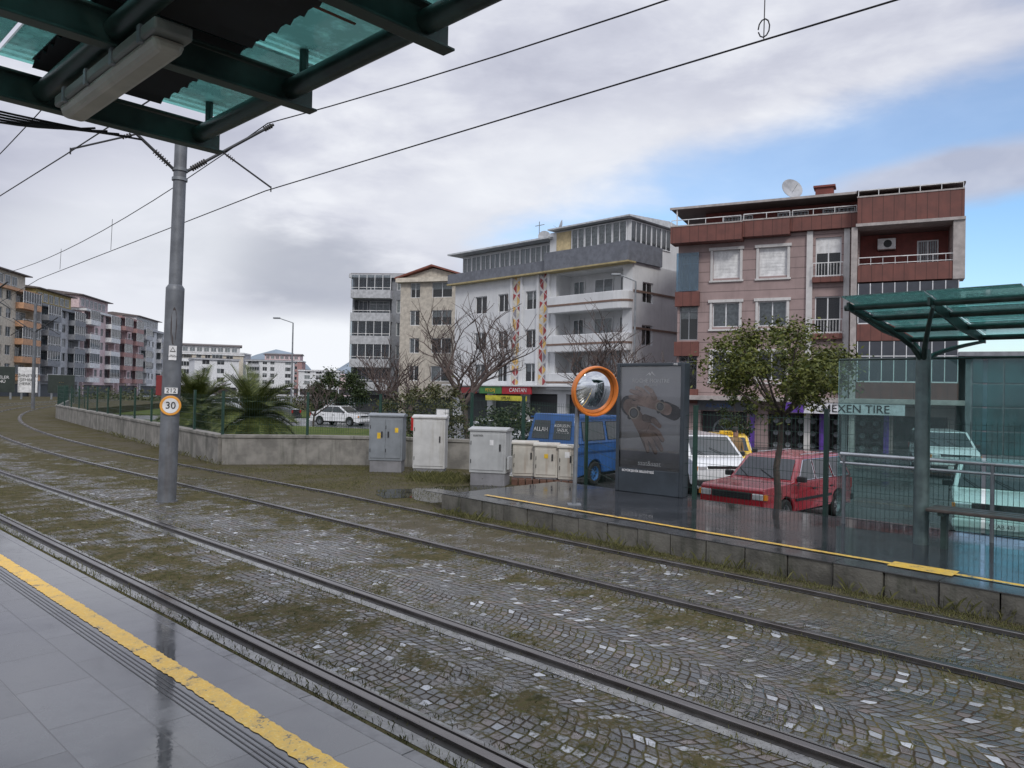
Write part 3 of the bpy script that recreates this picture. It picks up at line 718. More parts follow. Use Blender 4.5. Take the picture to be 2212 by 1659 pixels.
def hand2(par,wx,wz,ang,sc,y0,skin,skin2,mirror=1,cut=-.75):
    def P(a,b_):
        b_*=mirror; return (wx+(a*math.cos(ang)-b_*math.sin(ang))*sc, wz+(a*math.sin(ang)+b_*math.cos(ang))*sc)
    g=MB()
    g.m(2); cap2(g,P(cut,0),P(-.20,0),.12*sc,.12*sc,y0)
    g.m(0); cap2(g,P(-.22,0),P(.0,0),.092*sc,.085*sc,y0-.0015)
    cap2(g,P(.04,.0),P(.17,.0),.098*sc,.112*sc,y0-.002)
    fing=[(.20,.085,.42,.14,.032),(.22,.030,.50,.055,.033),(.22,-.028,.48,-.035,.032),(.19,-.08,.40,-.115,.028)]
    for i,(a,b_,c,d_,rr) in enumerate(fing):
        k=((a+c)/2,(b_+d_)/2+.012)
        g.m(1); cap2(g,P(a,b_-.006),P(c,d_-.03),rr*1.22*sc,rr*.86*sc,y0-.0028-.001*i)
        g.m(0); cap2(g,P(a,b_),P(*k),rr*1.08*sc,rr*.95*sc,y0-.0031-.001*i); cap2(g,P(*k),P(c,d_-.02),rr*.95*sc,rr*.72*sc,y0-.0034-.001*i)
    g.m(1); cap2(g,P(.05,.09),P(.15,.17),.048*sc,.04*sc,y0-.007); g.m(0); cap2(g,P(.15,.17),P(.26,.19),.038*sc,.028*sc,y0-.0075)
    part('printed_hand',par,g,[skin,skin2,cloth])
    g=MB()
    g.m(0); cap2(g,P(-.10,-.085),P(-.10,.085),.032*sc,.032*sc,y0-.010)
    c=P(-.10,0); 
    for rr,mi,dy in ((.08,1,.011),(.064,0,.012),(.05,2,.013)):
        g.m(mi); g.poly([(c[0]+rr*sc*math.cos(a*.35),y0-dy,c[1]+rr*sc*math.sin(a*.35)) for a in range(18)])
    part('printed_watch',par,g,[mat('watch_strap',(.03,.03,.035),.4),mat('watch_steel',(.48,.42,.34),.3),mat('watch_dial',(.14,.15,.16),.3)])
hand2(t,.10,1.55,R(159),1.08,-.057,skinA,skinB,-1,-.36)
hand2(t,-.23,1.28,R(-50),1.36,-.060,skinB,mat('printed_skin_shadow',(.09,.06,.05),.5),1,-.24)
lw=mat('poster_white_lettering',(.85,.85,.87),.4)
text('lettering',t,'ROCHE MONTRE',.095,lw,(0,-.058,1.95),ext=.003); text('lettering',t,'SWISS CLASSIC',.04,lw,(0,-.058,1.88))
text('lettering',t,'saat&saat',.12,lw,(0,-.058,.52),ext=.003); text('lettering',t,'BÜYÜKŞEHİR BELEDİYESİ',.055,lw,(-.2,-.103,.375)); text('lettering',t,'7M2',.045,lw,(.5,-.103,H-.03))
g=MB(); g.poly([(-.10,-.058,2.03),(-.03,-.058,2.10),(0,-.058,2.07),(.02,-.058,2.12),(.05,-.058,2.08),(.10,-.058,2.03),(.05,-.058,2.06),(.02,-.058,2.09),(-.01,-.058,2.04),(-.04,-.058,2.07)])
part('mountain_logo',t,g,lw)
part('cover_glass',t,MB().box(-wd+.071,wd-.071,-.092,-.088,.421,H-.061),glassmat('clear_cover_glass',(.98,.99,.99),.0,0))

# ------------------------------------------------------------------ vehicles
def paint(name,c,met=0): return mat(name,c,.28,met,.06,2,coat=.8)
def vehicle(name,cx,cy,hx,hy,z0,sp,label,cat,group=None):
    t=thing(name,(cx,cy,z0),math.atan2(hy,hx),label,cat,group)
    L,W_,bp,zb=sp['L'],sp['W'],sp['paint'],sp['belt']; f=L/2; rw=sp.get('r',.30); xf,xr=sp['xf'],sp['xr']; gc=.20
    top=sp['top']
    def arch(xc):
        return [(xc+ (rw+.06)*math.cos(a),max(gc,rw+(rw+.06)*math.sin(a))) for a in [math.pi-math.pi*k/10 for k in range(11)]]
    low=[(-f+.03,gc)]+arch(xr)+arch(xf)+[(f-.03,gc)]
    prof=low+list(top)
    g=MB(); n=len(prof); hw=W_/2
    def ys(x,z):
        y=hw-.02
        if z>zb-.25: y=hw-.05-.03*(z-(zb-.25))
        if z<.3: y=hw-.05
        e=max(0,abs(x)-(f-.35))/.35; return y-.07*e*e
    vs=[(x,ys(x,z),z) for x,z in prof]+[(x,-ys(x,z),z) for x,z in prof]
    g.add(vs,[tuple(range(n)),tuple(range(2*n-1,n-1,-1))]+[(i,n+i,n+(i+1)%n,(i+1)%n) for i in range(n)])
    g.m(1); g.box(-f+.2,f-.2,-hw+.2,hw-.2,.22,.6)
    part('body',t,g,[bp,blackm],smooth=28,bevel=sp.get('bev',.035))
    gr=sp['green']; zt=gr[1][1]; wb,wt=hw-.065,hw-.065-sp.get('tumble',.13)
    k=len(gr); 
    def gy(z): return wb+(wt-wb)*(z-zb)/(zt-zb)
    vs=[(x,gy(z),z) for x,z in gr]+[(x,-gy(z),z) for x,z in gr]
    g=MB().add(vs,[tuple(range(k)),tuple(range(2*k-1,k-1,-1))]+[(i,k+i,k+(i+1)%k,(i+1)%k) for i in range(k)])
    part('cabin',t,g,bp,smooth=28,bevel=.03)
    for side in (1,-1):
        for poly in sp['side']:
            g=MB(); q=[(x,side*(gy(z)+.012),z) for x,z in poly]; g.poly(q)
            wn=part('window',t,g,carglass)
            g=MB()
            for (a,b_) in zip(poly,poly[1:]+poly[:1]):
                g.cyl((a[0],side*(gy(a[1])+.012),a[1]),(b_[0],side*(gy(b_[1])+.012),b_[1]),.011,n=5)
            part('window_trim',wn,g,sp.get('trim',blackm))
        for xd in sp['doors']: part('door_line',t,MB().box(xd-.004,xd+.004,side*(hw-.018)-.004,side*(hw-.018)+.004,.30,zb-.05),blackm)
        if sp.get('rub'): part('side_moulding',t,MB().box(xr+rw+.1,xf-rw-.1,side*(hw-.012)-.012,side*(hw-.012)+.012,sp['rub'],sp['rub']+.05),blackm)
        for xd in sp['doors'][:-1] if len(sp['doors'])>1 else sp['doors']:
            part('handle',t,MB().box(xd+.06,xd+.20,side*(hw-.03)-.015,side*(hw-.03)+.015,zb-.17,zb-.14),sp.get('hmat',blackm))
        mx=sp['mirror']
        part('wing_mirror',t,MB().box(mx-.05,mx+.05,side*(hw+.02)-.09,side*(hw+.02)+.09,zb+.02,zb+.14),sp.get('mmat',blackm),bevel=.02)
    def screen(a,b_,off,nm,ins=.09):
        g=MB(); a=Vector(a);b_=Vector(b_); d_=(b_-a); nx=Vector((d_.y,-d_.x)).normalized()*off
        p0=a+d_*.08+nx;p1=a+d_*.93+nx
        g.poly([(p0.x,gy(p0.y)-ins,p0.y),(p0.x,-gy(p0.y)+ins,p0.y),(p1.x,-gy(p1.y)+ins,p1.y),(p1.x,gy(p1.y)-ins,p1.y)])
        return part(nm,t,g,carglass)
    screen(gr[0],gr[1],.014,'windscreen'); 
    if not sp.get('norear'): screen(gr[-2],gr[-1],.014,'rear_window')
    ty=MB().lathe([(rw*.62,-.09),(rw*.9,-.1),(rw,-.075),(rw,.075),(rw*.9,.1),(rw*.62,.09)],axis='y',n=28)
    rm=MB().lathe([(0,-.05),(rw*.16,-.055),(rw*.2,-.03),(rw*.5,-.03),(rw*.56,-.075),(rw*.64,-.085),(rw*.64,.085),(rw*.3,.05),(0,.05)],axis='y',n=28)
    rm.m(1)
    for q in range(8):
        a=q*math.pi/4; rm.obox((rw*.38*math.cos(a),-.034,rw*.38*math.sin(a)),(math.cos(a),0,math.sin(a)),(0,1,0),(-math.sin(a),0,math.cos(a)),rw*.16,.012,rw*.12)
    tm=ty.mesh('tyre',rubber,40); rmm=rm.mesh('rim',[sp.get('rim',galv),blackm],40)
    for xw in (xf,xr):
        for side in (1,-1):
            wh=obj('wheel',None,(xw,side*(hw-.12),rw),(0,0,0 if side<0 else math.pi),t)
            obj('tyre',tm,parent=wh); obj('rim',rmm,parent=wh)
    bm_=sp.get('bumper',blackm)
    part('bumper',t,MB().box(f-.06,f+.05,-hw+.06,hw-.06,.30,.46),bm_,bevel=.03)
    part('bumper',t,MB().box(-f-.05,-f+.06,-hw+.06,hw-.06,.30,.46),bm_,bevel=.03)
    hz=sp['headz']; hx0=sp.get('headx',f)
    for side in (1,-1):
        part('headlight',t,MB().box(hx0-.05,hx0+.012,min(side*(hw-.36),side*(hw-.12)),max(side*(hw-.36),side*(hw-.12)),hz-.065,hz+.065),headlens,bevel=.02)
        part('indicator',t,MB().box(hx0-.10,hx0-.0,min(side*(hw-.115),side*(hw-.06)),max(side*(hw-.115),side*(hw-.06)),hz-.06,hz+.06),amber,bevel=.01)
        rz_=sp.get('rearz',.75)
        part('tail_light',t,MB().box(-f-.012,-f+.06,min(side*(hw-.24),side*(hw-.09)),max(side*(hw-.24),side*(hw-.09)),rz_-.14,rz_+.1),redlens,bevel=.015)
    g=MB().box(hx0-.03,hx0+.006,-hw+.38,hw-.38,hz-.07,hz+.07)
    g.m(1)
    for q in range(3): g.box(hx0+.006,hx0+.012,-hw+.38,hw-.38,hz-.04+q*.035,hz-.035+q*.035)
    part('grille',t,g,[blackm,sp.get('grillem',chrome)])
    part('number_plate',t,MB().box(f+.051,f+.06,-.26,.26,.31,.42),whitep)
    text('lettering',t,sp.get('plate','55 KE 257'),.10,inkm,(f+.063,0,.365),(R(90),0,R(90)),ext=.001)
    for y0_,y1_ in ((.3,-.1),(-.3,-.6)):
        part('wiper',t,MB().cyl((gr[0][0]+.01,y0_,gr[0][1]+.05),(gr[0][0]*.6+gr[1][0]*.4+.03,y1_,gr[0][1]*.6+gr[1][1]*.4+.02),.008,n=5),blackm)
    return t
redp=paint('red_car_paint',(.27,.014,.024)); bluep=mat('blue_van_paint',(.018,.085,.26),.4,0,.15,2,coat=.3,streak=.25); silverp=paint('silver_paint',(.48,.50,.54),.3)
yelp=paint('taxi_yellow_paint',(.75,.48,.02)); palep=paint('pale_green_white_paint',(.62,.70,.68)); whp=paint('white_car_paint',(.68,.69,.70)); darkp=paint('dark_car_paint',(.04,.045,.05))
def wagon_spec(p,**k):
    d=dict(L=4.2,W=1.64,paint=p,belt=.88,r=.29,xf=1.30,xr=-1.18,bev=.022,
     top=[(2.09,.50),(2.08,.80),(2.03,.84),(.86,.90),(.84,.905),(-1.9,.88),(-2.07,.84),(-2.09,.5)],
     green=[(.86,.89),(.36,1.36),(.25,1.39),(-1.66,1.40),(-2.0,.87)],
     side=[[(.68,.92),(.30,1.32),(-.08,1.33),(-.08,.92)],[(-.14,.92),(-.14,1.33),(-.82,1.33),(-.94,.92)],[(-1.02,.92),(-.90,1.33),(-1.56,1.33),(-1.80,.92)]],
     doors=[-.11,-.97,.85],rub=.52,headz=.67,rearz=.72,mirror=.72,trim=chrome,hmat=blackm,headx=2.09,grillem=blackm); d.update(k); return d
def sedan_spec(p,**k):
    d=dict(L=4.3,W=1.72,paint=p,belt=.92,r=.30,xf=1.32,xr=-1.25,
     top=[(2.13,.50),(2.08,.72),(1.9,.80),(1.05,.93),(-1.55,.98),(-2.05,.94),(-2.13,.5)],
     green=[(1.15,.90),(.35,1.42),(-.85,1.42),(-1.6,.95)],
     side=[[(.88,.96),(.30,1.36),(-.15,1.37),(-.15,.96)],[(-.21,.96),(-.21,1.37),(-.80,1.35),(-1.15,.98)]],
     doors=[-.18,-1.05,.92],rub=None,headz=.68,rearz=.78,mirror=.85,bumper=p,headx=2.10); d.update(k); return d
def mpv_spec(p,**k):
    d=dict(L=4.1,W=1.7,paint=p,belt=1.0,r=.30,xf=1.25,xr=-1.25,
     top=[(2.04,.50),(2.0,.78),(1.75,.92),(1.25,1.02),(-1.98,1.02),(-2.04,.5)],
     green=[(1.4,1.0),(.65,1.55),(-1.85,1.58),(-2.0,1.0)],
     side=[[(1.05,1.05),(.55,1.48),(.0,1.50),(.0,1.05)],[(-.07,1.05),(-.07,1.50),(-.95,1.50),(-.95,1.05)],[(-1.05,1.05),(-1.05,1.50),(-1.72,1.50),(-1.85,1.05)]],
     doors=[-.03,-1.0,1.05],rub=.5,headz=.74,rearz=.95,mirror=1.05,headx=2.0); d.update(k); return d
Z0=-.7
rc=vehicle('parked_car',6.02,16.95,-.72,-.69,Z0,wagon_spec(redp),'old boxy red estate car with chrome trim parked behind the fence','car')
for y_ in (.5,-.5): part('roof_rail',rc,MB().cyl((.1,y_,1.43),(-1.5,y_,1.43),.012,n=6),chrome)
tx=vehicle('taxi',7.2,25.3,-.25,-.97,Z0,wagon_spec(yelp,rim=galv,plate='55 T 0142'),'yellow taxi parked behind the red estate car','taxi')
part('roof_sign',tx,MB().box(-.1,.1,-.25,.25,1.41,1.52),stick_y,bevel=.02); text('lettering',tx,'TAKSİ',.09,inkm,(.105,0,1.465),(R(90),0,R(90)))
vehicle('parked_car',5.45,22.15,.12,-.99,Z0,mpv_spec(whp,plate='55 RD 618'),'white people carrier parked beside the blue van','car')
vehicle('parked_car',10.1,15.8,-.5,-.87,Z0,sedan_spec(palep,plate='55 AB 431'),'pale green-white saloon car seen through shelter glass','car')
vehicle('parked_car',15.9,28.0,-.3,-.95,Z0,mpv_spec(whp,plate='55 FH 902'),'white tall hatchback parked beyond the shelter glass','car')
vehicle('parked_car',-.7,31,-1,-.05,Z0,mpv_spec(silverp,plate='55 KY 75'),'silver people carrier parked behind the green fence','car')
vehicle('parked_car',-12.6,56,.93,-.37,Z0,sedan_spec(whp),'white saloon car on the road beyond the lawn','car')
vehicle('parked_car',-19.5,62,-.95,.2,Z0,sedan_spec(darkp),'dark saloon car on the road behind the palms','car')
vehicle('parked_car',-30,80,-.95,.2,Z0,mpv_spec(silverp),'grey van-like car further along the road','car')
van=dict(L=4.7,W=1.9,paint=bluep,belt=1.18,r=.33,xf=1.55,xr=-1.35,
     top=[(2.33,.50),(2.30,.85),(2.0,1.0),(1.65,1.2),(-2.30,1.2),(-2.33,.5)],
     green=[(1.75,1.17),(1.15,1.95),(-2.12,2.02),(-2.28,1.17)],tumble=.16,
     side=[[(1.38,1.24),(.98,1.80),(.45,1.82),(.45,1.24)],[(.30,1.28),(.30,1.80),(-.62,1.80),(-.62,1.28)],[(-.78,1.28),(-.78,1.80),(-1.85,1.80),(-1.90,1.28)]],
     doors=[.38,1.5],rub=None,headz=.78,rearz=.85,mirror=1.35,norear=True,rim=mat('blue_rim',(.03,.12,.3),.5),plate='55 DZ 130')
vb=vehicle('parked_van',2.6,23.45,.646,.763,Z0+.05,van,'old bright blue van with white lettering on its rear windows','van')
for side,txt in ((1,'ALLAH'),(-1,'KORUSUN\nSAZLIK\nBELDESİ')):
    g=MB(); y0,y1=sorted((side*.08,side*.70)); g.poly([(-2.275,y0,1.30),(-2.275,y1,1.30),(-2.165,y1-.04 if side>0 else y1,1.82),(-2.165,y0 if side>0 else y0+.04,1.82)])
    part('rear_window',vb,g,carglass)
    text('lettering',vb,txt,.17 if side>0 else .12,whitep,(-2.235,side*.39,1.56),(R(90),0,R(-90)),ext=.002)
for y0_,y1_ in ((.80,.83),(-.83,-.80)): part('gutter',vb,MB().box(-2.15,1.2,y0_,y1_,1.9,1.93),bluep)
for y0_,y1_ in ((-.955,-.93),(.93,.955)): part('side_moulding',vb,MB().box(-2.25,1.2,y0_,y1_,.95,.98),mat('blue_dark_moulding',(.012,.05,.15),.5))
part('rear_door_line',vb,MB().box(-2.345,-2.335,-.006,.006,.5,1.15),blackm)

# ------------------------------------------------------------------ person
def person(loc,rz,label):
    me=bpy.data.meshes.new('person'); 
    V=[(0,0,.92),(0,0,1.12),(0,0,1.35),(0,0,1.46),(0,-.01,1.58),(.17,0,1.38),(.22,-.03,1.12),(.20,-.12,.9),(-.17,0,1.38),(-.22,-.03,1.12),(-.20,-.12,.9),(.09,0,.85),(.10,-.01,.48),(.10,.02,.08),(.11,-.12,.04),(-.09,0,.85),(-.10,-.01,.48),(-.10,.02,.08),(-.11,-.12,.04),(0,-.01,1.68)]
    Ed=[(0,1),(1,2),(2,3),(3,4),(4,19),(2,5),(5,6),(6,7),(2,8),(8,9),(9,10),(0,11),(11,12),(12,13),(13,14),(0,15),(15,16),(16,17),(17,18)]
    Ra=[.15,.15,.16,.06,.09,.07,.05,.035,.07,.05,.035,.1,.065,.045,.035,.1,.065,.045,.035,.07]
    me.from_pydata(V,Ed,[]); o=obj('person',me,loc,(0,0,rz)); meta(o,label,'person')
    md=o.modifiers.new('s','SKIN'); 
    for v,r_ in zip(me.skin_vertices[0].data,Ra): v.radius=(r_,r_*.8)
    me.skin_vertices[0].data[0].use_root=True
    ss=o.modifiers.new('u','SUBSURF'); ss.levels=2; ss.render_levels=2
    m,nt,b=newmat('person_surface'); h=N(nt); z=h.sep(h.n('ShaderNodeTexCoord').outputs['Object'])[2]
    c=h.ramp(h.m('DIVIDE',z,1.8),[(0,(.02,.02,.02)),(.06,(.03,.035,.05)),(.5,(.22,.13,.05)),(.83,(.35,.2,.15))],'CONSTANT'); nt.links.new(c,b.inputs['Base Color']); me.materials.append(m)
    hair=MB().lathe([(.0,1.78),(.05,1.775),(.085,1.74),(.097,1.68),(.092,1.62)],org=(0,.012,0),n=16)
    part('hair',o,hair,mat('dark_hair',(.02,.015,.012),.6),smooth=60)
    part('nose',o,MB().cyl((0,-.085,1.66),(0,-.115,1.62),.008,.014,n=6),mat('skin',(.35,.2,.15),.5))
person((6.62,22.4,Z0),R(10),'person in a brown jacket standing among the parked cars')

# ------------------------------------------------------------------ building toolkit
def walls(L,H,D,openings,depth=.18,z0=-.3,side_openings=None):
    g=MB()
    def face(ops,Lx,P):
        xs=sorted({0,Lx}|{o[0] for o in ops}|{o[1] for o in ops}); zs=sorted({z0,H}|{o[2] for o in ops}|{o[3] for o in ops})
        for i in range(len(xs)-1):
            for j in range(len(zs)-1):
                cx=(xs[i]+xs[i+1])/2;cz=(zs[j]+zs[j+1])/2
                if any(o[0]<cx<o[1] and o[2]<cz<o[3] for o in ops): continue
                g.poly([P(xs[i],0,zs[j]),P(xs[i+1],0,zs[j]),P(xs[i+1],0,zs[j+1]),P(xs[i],0,zs[j+1])])
        for o_ in ops:
            d_=o_[4] if len(o_)>4 else depth; a,b_,c,e=o_[:4]
            g.poly([P(a,0,c),P(a,d_,c),P(a,d_,e),P(a,0,e)]); g.poly([P(b_,0,c),P(b_,0,e),P(b_,d_,e),P(b_,d_,c)])
            g.poly([P(a,0,c),P(b_,0,c),P(b_,d_,c),P(a,d_,c)]); g.poly([P(a,0,e),P(a,d_,e),P(b_,d_,e),P(b_,0,e)])
            if d_>.5: g.poly([P(a,d_,c),P(b_,d_,c),P(b_,d_,e),P(a,d_,e)])
    face(openings,L,lambda x,y,z:(x,y,z))
    face(side_openings or [],D,lambda x,y,z:(L-y,x,z))
    g.poly([(0,0,z0),(0,0,H),(0,D,H),(0,D,z0)]); g.poly([(0,D,z0),(0,D,H),(L,D,H),(L,D,z0)]); g.poly([(0,0,H),(L,0,H),(L,D,H),(0,D,H)])
    return g
WC={}
def winmesh(W,H,kind='two',fm=None,seed=0):
    key=(round(W,2),round(H,2),kind,(fm or frame_w).name,seed)
    if key in WC: return WC[key]
    g=MB(); f=.055
    g.m(0).box(0,f,-.03,.03,0,H).box(W-f,W,-.03,.03,0,H).box(f,W-f,-.03,.03,0,f).box(f,W-f,-.03,.03,H-f,H)
    if kind in('two','shutterhalf','sheer'): g.box(W/2-.03,W/2+.03,-.025,.025,f,H-f)
    if kind=='many':
        n=max(2,round(W/.7))
        for i in range(1,n): g.box(W*i/n-.025,W*i/n+.025,-.025,.025,f,H-f)
        g.box(f,W-f,-.022,.022,H*.72,H*.72+.04)
    if kind=='shutter':
        g.m(2); n=int((H-2*f)/.09)
        for i in range(n): g.box(f,W-f,-.01-.008*(i%2),.0,f+i*.09,f+i*.09+.088)
    else:
        g.m(1).poly([(f,0,f),(W-f,0,f),(W-f,0,H-f),(f,0,H-f)])
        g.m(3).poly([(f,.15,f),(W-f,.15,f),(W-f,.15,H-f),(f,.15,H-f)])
        g.m(4); q=(seed+int(W*10))%5
        if kind=='sheer': q=4+seed%2
        if q==1: g.poly([(f,.05,f),(W*.3,.05,f),(W*.25,.05,H-f),(f,.05,H-f)]); g.poly([(W*.72,.05,f),(W-f,.05,f),(W-f,.05,H-f),(W*.78,.05,H-f)])
        if q==2: g.poly([(f,.06,H*.55),(W-f,.06,H*.55),(W-f,.06,H-f),(f,.06,H-f)])
        if q==3: g.poly([(f,.05,f),(W*.5,.05,f),(W*.5,.05,H-f),(f,.05,H-f)])
        if q>=4: 
            n=8
            for i in range(n):
                a=f+(W-2*f)*i/n; b_=f+(W-2*f)*(i+1)/n; g.poly([(a,.03,f),(b_,.05,f),(b_,.05,H-f),(a,.03,H-f)])
        if kind=='shutterhalf': g.m(2).box(f,W-f,-.02,-.005,H*.6,H-f)
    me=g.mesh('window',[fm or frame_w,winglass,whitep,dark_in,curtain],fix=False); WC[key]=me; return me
def addwin(t,x,z,W,H,kind='two',fm=None,y=.14,rz=0,seed=None,nm='window'):
    return obj(nm,winmesh(W,H,kind,fm,random.randint(0,4) if seed is None else seed),(x,y,z),(0,0,rz),t)
def railing(t,x0,x1,y,z,h=.9,m=None,nm='railing',dens=.14):
    g=MB().box(x0,x1,y-.02,y+.02,z+h-.04,z+h).box(x0,x1,y-.015,y+.015,z+.05,z+.08)
    n=int((x1-x0)/dens)
    for i in range(n+1):
        x=x0+(x1-x0)*i/n; g.box(x-.01,x+.01,y-.01,y+.01,z,z+h)
    return part(nm,t,g,m or whitep)
def dish(t,loc,r=.5,rz=0,m=None):
    return obj('satellite_dish',MB().lathe([(0,.16),(r*.4,.13),(r*.75,.06),(r,0),(r,-.015),(r*.75,.04),(0,.14)],axis='y',n=20).cyl((0,.15,0),(0,.3,-.5),.025,n=6).cyl((0,.1,-.2),(0,-.45*r*2,-.1),.012,n=5).mesh('satellite_dish',m or mat('dish_grey',(.36,.37,.39),.5),40),loc,(R(-20),0,rz),t)
def aircon(t,loc):
    g=MB().box(-.42,.42,-.16,.16,-.28,.28); g.m(1).add([(.05+.2*math.cos(a*.5),-.165,.2*math.sin(a*.5)) for a in range(12)],[tuple(range(12))])
    g.m(1).box(-.4,.4,.16,.2,-.32,-.28)
    return part('air_conditioner',t,g,[whitep,blackm],loc=loc,bevel=.02)

# ---------------- pink building
pinkw=mat('pink_render',(.33,.245,.235),.8,0,.10,1.2,bump=.1,streak=.3,grooves=(2,.56,.05)); redb=mat('brick_red_panels',(.155,.058,.046),.65,0,.15,2,grooves=(0,.48,.04),streak=.35)
redw=mat('red_render',(.20,.06,.05),.8,streak=.3); beige=mat('beige_render',(.38,.345,.33),.8,streak=.3); wtrim=mat('white_trim',(.56,.545,.535),.6,var=.08,streak=.3)
roofm=mat('brown_roof',(.13,.11,.105),.7)
t=thing('apartment_building',(9.3,43,-.9),math.atan2(-6,12.3),'pink four-storey apartment block with brick-red balconies and tyre shop below','building')
D=11;L=13.7;zz=lambda v:v+.9
ops=[]; wins=[]
for (z0,z1,k) in ((8.5,10.05,'shutter'),(5.8,7.15,'sheer'),(2.9,4.4,'two')):
    for (a,b_) in ((1.95,3.4),(4.4,5.85)): ops.append((a,b_,zz(z0),zz(z1))); wins.append((a,b_,zz(z0),zz(z1),k))
for (z0,z1,k) in ((8.35,10.4,'shutterhalf'),(5.4,7.3,'two'),(2.6,4.4,'two')):
    ops.append((7.25,8.5,zz(z0),zz(z1))); wins.append((7.25,8.5,zz(z0),zz(z1),k))
for (z0,z1) in ((7.85,10.55),(4.9,7.6),(2.0,4.7)): ops.append((9.35,13.4,zz(z0),zz(z1),1.2))
for (z0,z1) in ((7.9,10.0),(5.1,7.3),(2.3,4.5)): ops.append((.12,1.15,zz(z0),zz(z1))); wins.append((.12,1.15,zz(z0),zz(z1),'many'))
SH=((1.4,3.9),(5.0,7.6),(8.0,10.6),(11,13.4))
for (a,b_) in SH: ops.append((a,b_,0.05,zz(1.15),.6))
part('wall',t,walls(L,zz(10.75),D,ops),pinkw)
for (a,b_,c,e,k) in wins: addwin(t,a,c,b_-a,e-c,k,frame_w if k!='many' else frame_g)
for (a,b_) in ((1.95,3.4),(4.4,5.85)):
    for (z0,z1) in ((8.5,10.05),(5.8,7.15),(2.9,4.4)):
        g=MB().box(a-.14,a,-.06,0,zz(z0)-.12,zz(z1)).box(b_,b_+.14,-.06,0,zz(z0)-.12,zz(z1)).box(a-.22,b_+.22,-.12,0,zz(z1),zz(z1)+.16).box(a-.2,b_+.2,-.1,0,zz(z0)-.22,zz(z0)-.12)
        part('window_surround',t,g,wtrim,bevel=.01)
for a,b_ in ((6.82,7.12),(8.62,8.9)): part('pilaster',t,MB().box(a,b_,-.14,0,0,zz(10.75)),wtrim)
for z in (8.0,5.05): 
    part('balcony',t,MB().box(7.12,8.62,-.35,-.001,zz(z),zz(z)+.28),redb,bevel=.02); railing(t,7.15,8.6,-.33,zz(z)+.28,.75)
for bx in ((-.25,3.6,-.9,10.45,11.35),(3.61,6.0,-.6,10.6,11.45),(6.01,9.25,-.35,10.77,11.5),(9.26,13.9,-1.1,10.75,12.05)):
    part('balcony',t,MB().box(bx[0],bx[1],bx[2],.2,zz(bx[3]),zz(bx[4])),redb)
    part('parapet_cap',t,MB().box(bx[0]-.02,bx[1]+.0,bx[2]-.03,bx[2]+.2,zz(bx[4]),zz(bx[4])+.07),beige)
part('soffit',t,MB().box(9.2,13.95,-1.15,.0,zz(10.6),zz(10.745)),beige)
for (a,b_,y_,z) in ((-.2,3.55,-.85,11.42),(3.65,6.0,-.55,11.52),(6.1,9.2,-.3,11.57),(9.3,13.85,-1.0,12.12)): 
    g=MB().box(a,b_,y_-.02,y_+.02,zz(z)+.28,zz(z)+.32)
    k=int((b_-a)/.9)
    for i in range(k+1): g.box(a+(b_-a)*i/k-.015,a+(b_-a)*i/k+.015,y_-.015,y_+.015,zz(z),zz(z)+.3)
    part('railing',t,g,whitep)
part('penthouse_wall',t,MB().box(1.3,13.6,1.0,D-.5,zz(10.75),zz(12.4)),redw)
for x_ in (2.3,5.2,7.5): addwin(t,x_,zz(11.0),1.6,1.1,'sheer',y=.96)
part('roof',t,MB().prism([(-.55,zz(12.38)),(-.6,zz(12.46)),(4.5,zz(13.35)),(D,zz(12.55)),(D,zz(12.4))],-.3,9.2,'yz'),roofm)
part('roof',t,MB().prism([(-.9,zz(12.38)),(-.95,zz(12.46)),(4.5,zz(13.45)),(D,zz(12.6)),(D,zz(12.4))],9.21,13.95,'yz'),roofm)
part('gutter',t,MB().box(-.35,9.2,-.72,-.61,zz(12.37),zz(12.49)),beige)
part('chimney',t,MB().box(7.1,8.0,1.2,1.9,zz(12.5),zz(13.35)).box(7.0,8.1,1.1,2.0,zz(13.35),zz(13.45)),redw)
part('roof_post',t,MB().box(.0,.06,-.6,-.54,zz(11.4),zz(12.4)),whitep); 
dish(t,(6.05,-.1,zz(13.1)),.58,R(35))
for i,z in enumerate((7.85,4.9,2.0)):
    part('balcony',t,MB().box(9.3,13.75,-1.0,-.001,zz(z)-.02,zz(z)+.82).box(9.3,13.5,-.0005,1.1,zz(z)-.02,zz(z)+.1),redb)
    if i==0:
        railing(t,9.35,13.7,-.95,zz(z)+.82,.4,dens=.5); part('recess_wall',t,MB().box(9.36,13.39,1.1,1.15,zz(7.95),zz(10.54)),redw)
        addwin(t,12.0,zz(8.0),.95,2.1,'two',y=1.06); aircon(t,(10.6,.88,zz(10.0)))
    else:
        g=MB(); g.box(9.35,13.7,-.95,-.93,zz(z)+.82,zz(z)+2.85); g.m(1)
        for k in range(9): g.box(9.33+k*.545,9.37+k*.545,-.98,-.92,zz(z)+.82,zz(z)+2.85)
        g.box(9.33,13.72,-.98,-.92,zz(z)+.82,zz(z)+.88).box(9.33,13.72,-.98,-.92,zz(z)+2.1,zz(z)+2.14)
        part('balcony_glazing',t,g,[mat('black_balcony_glass',(.03,.035,.045),.08,spec=.8),frame_w])
part('corner_wall',t,MB().box(13.45,13.95,-1.05,0,zz(7.8),zz(10.6)),beige)
part('recess_side_wall',t,MB().box(9.0,9.28,-1.0,0,0,zz(10.6)),beige)
for z in (7.35,4.55,1.9): part('balcony',t,MB().box(-.1,1.25,-.25,-.002,zz(z)-.35,zz(z)+.45),redb)
part('balcony_glazing',t,MB().box(-.05,1.2,-.22,-.2,zz(7.85),zz(10.0)),glassmat('blue_reflection_glass',(.5,.7,.85),.2))  # blue tint stands in for the reflection on this glazing
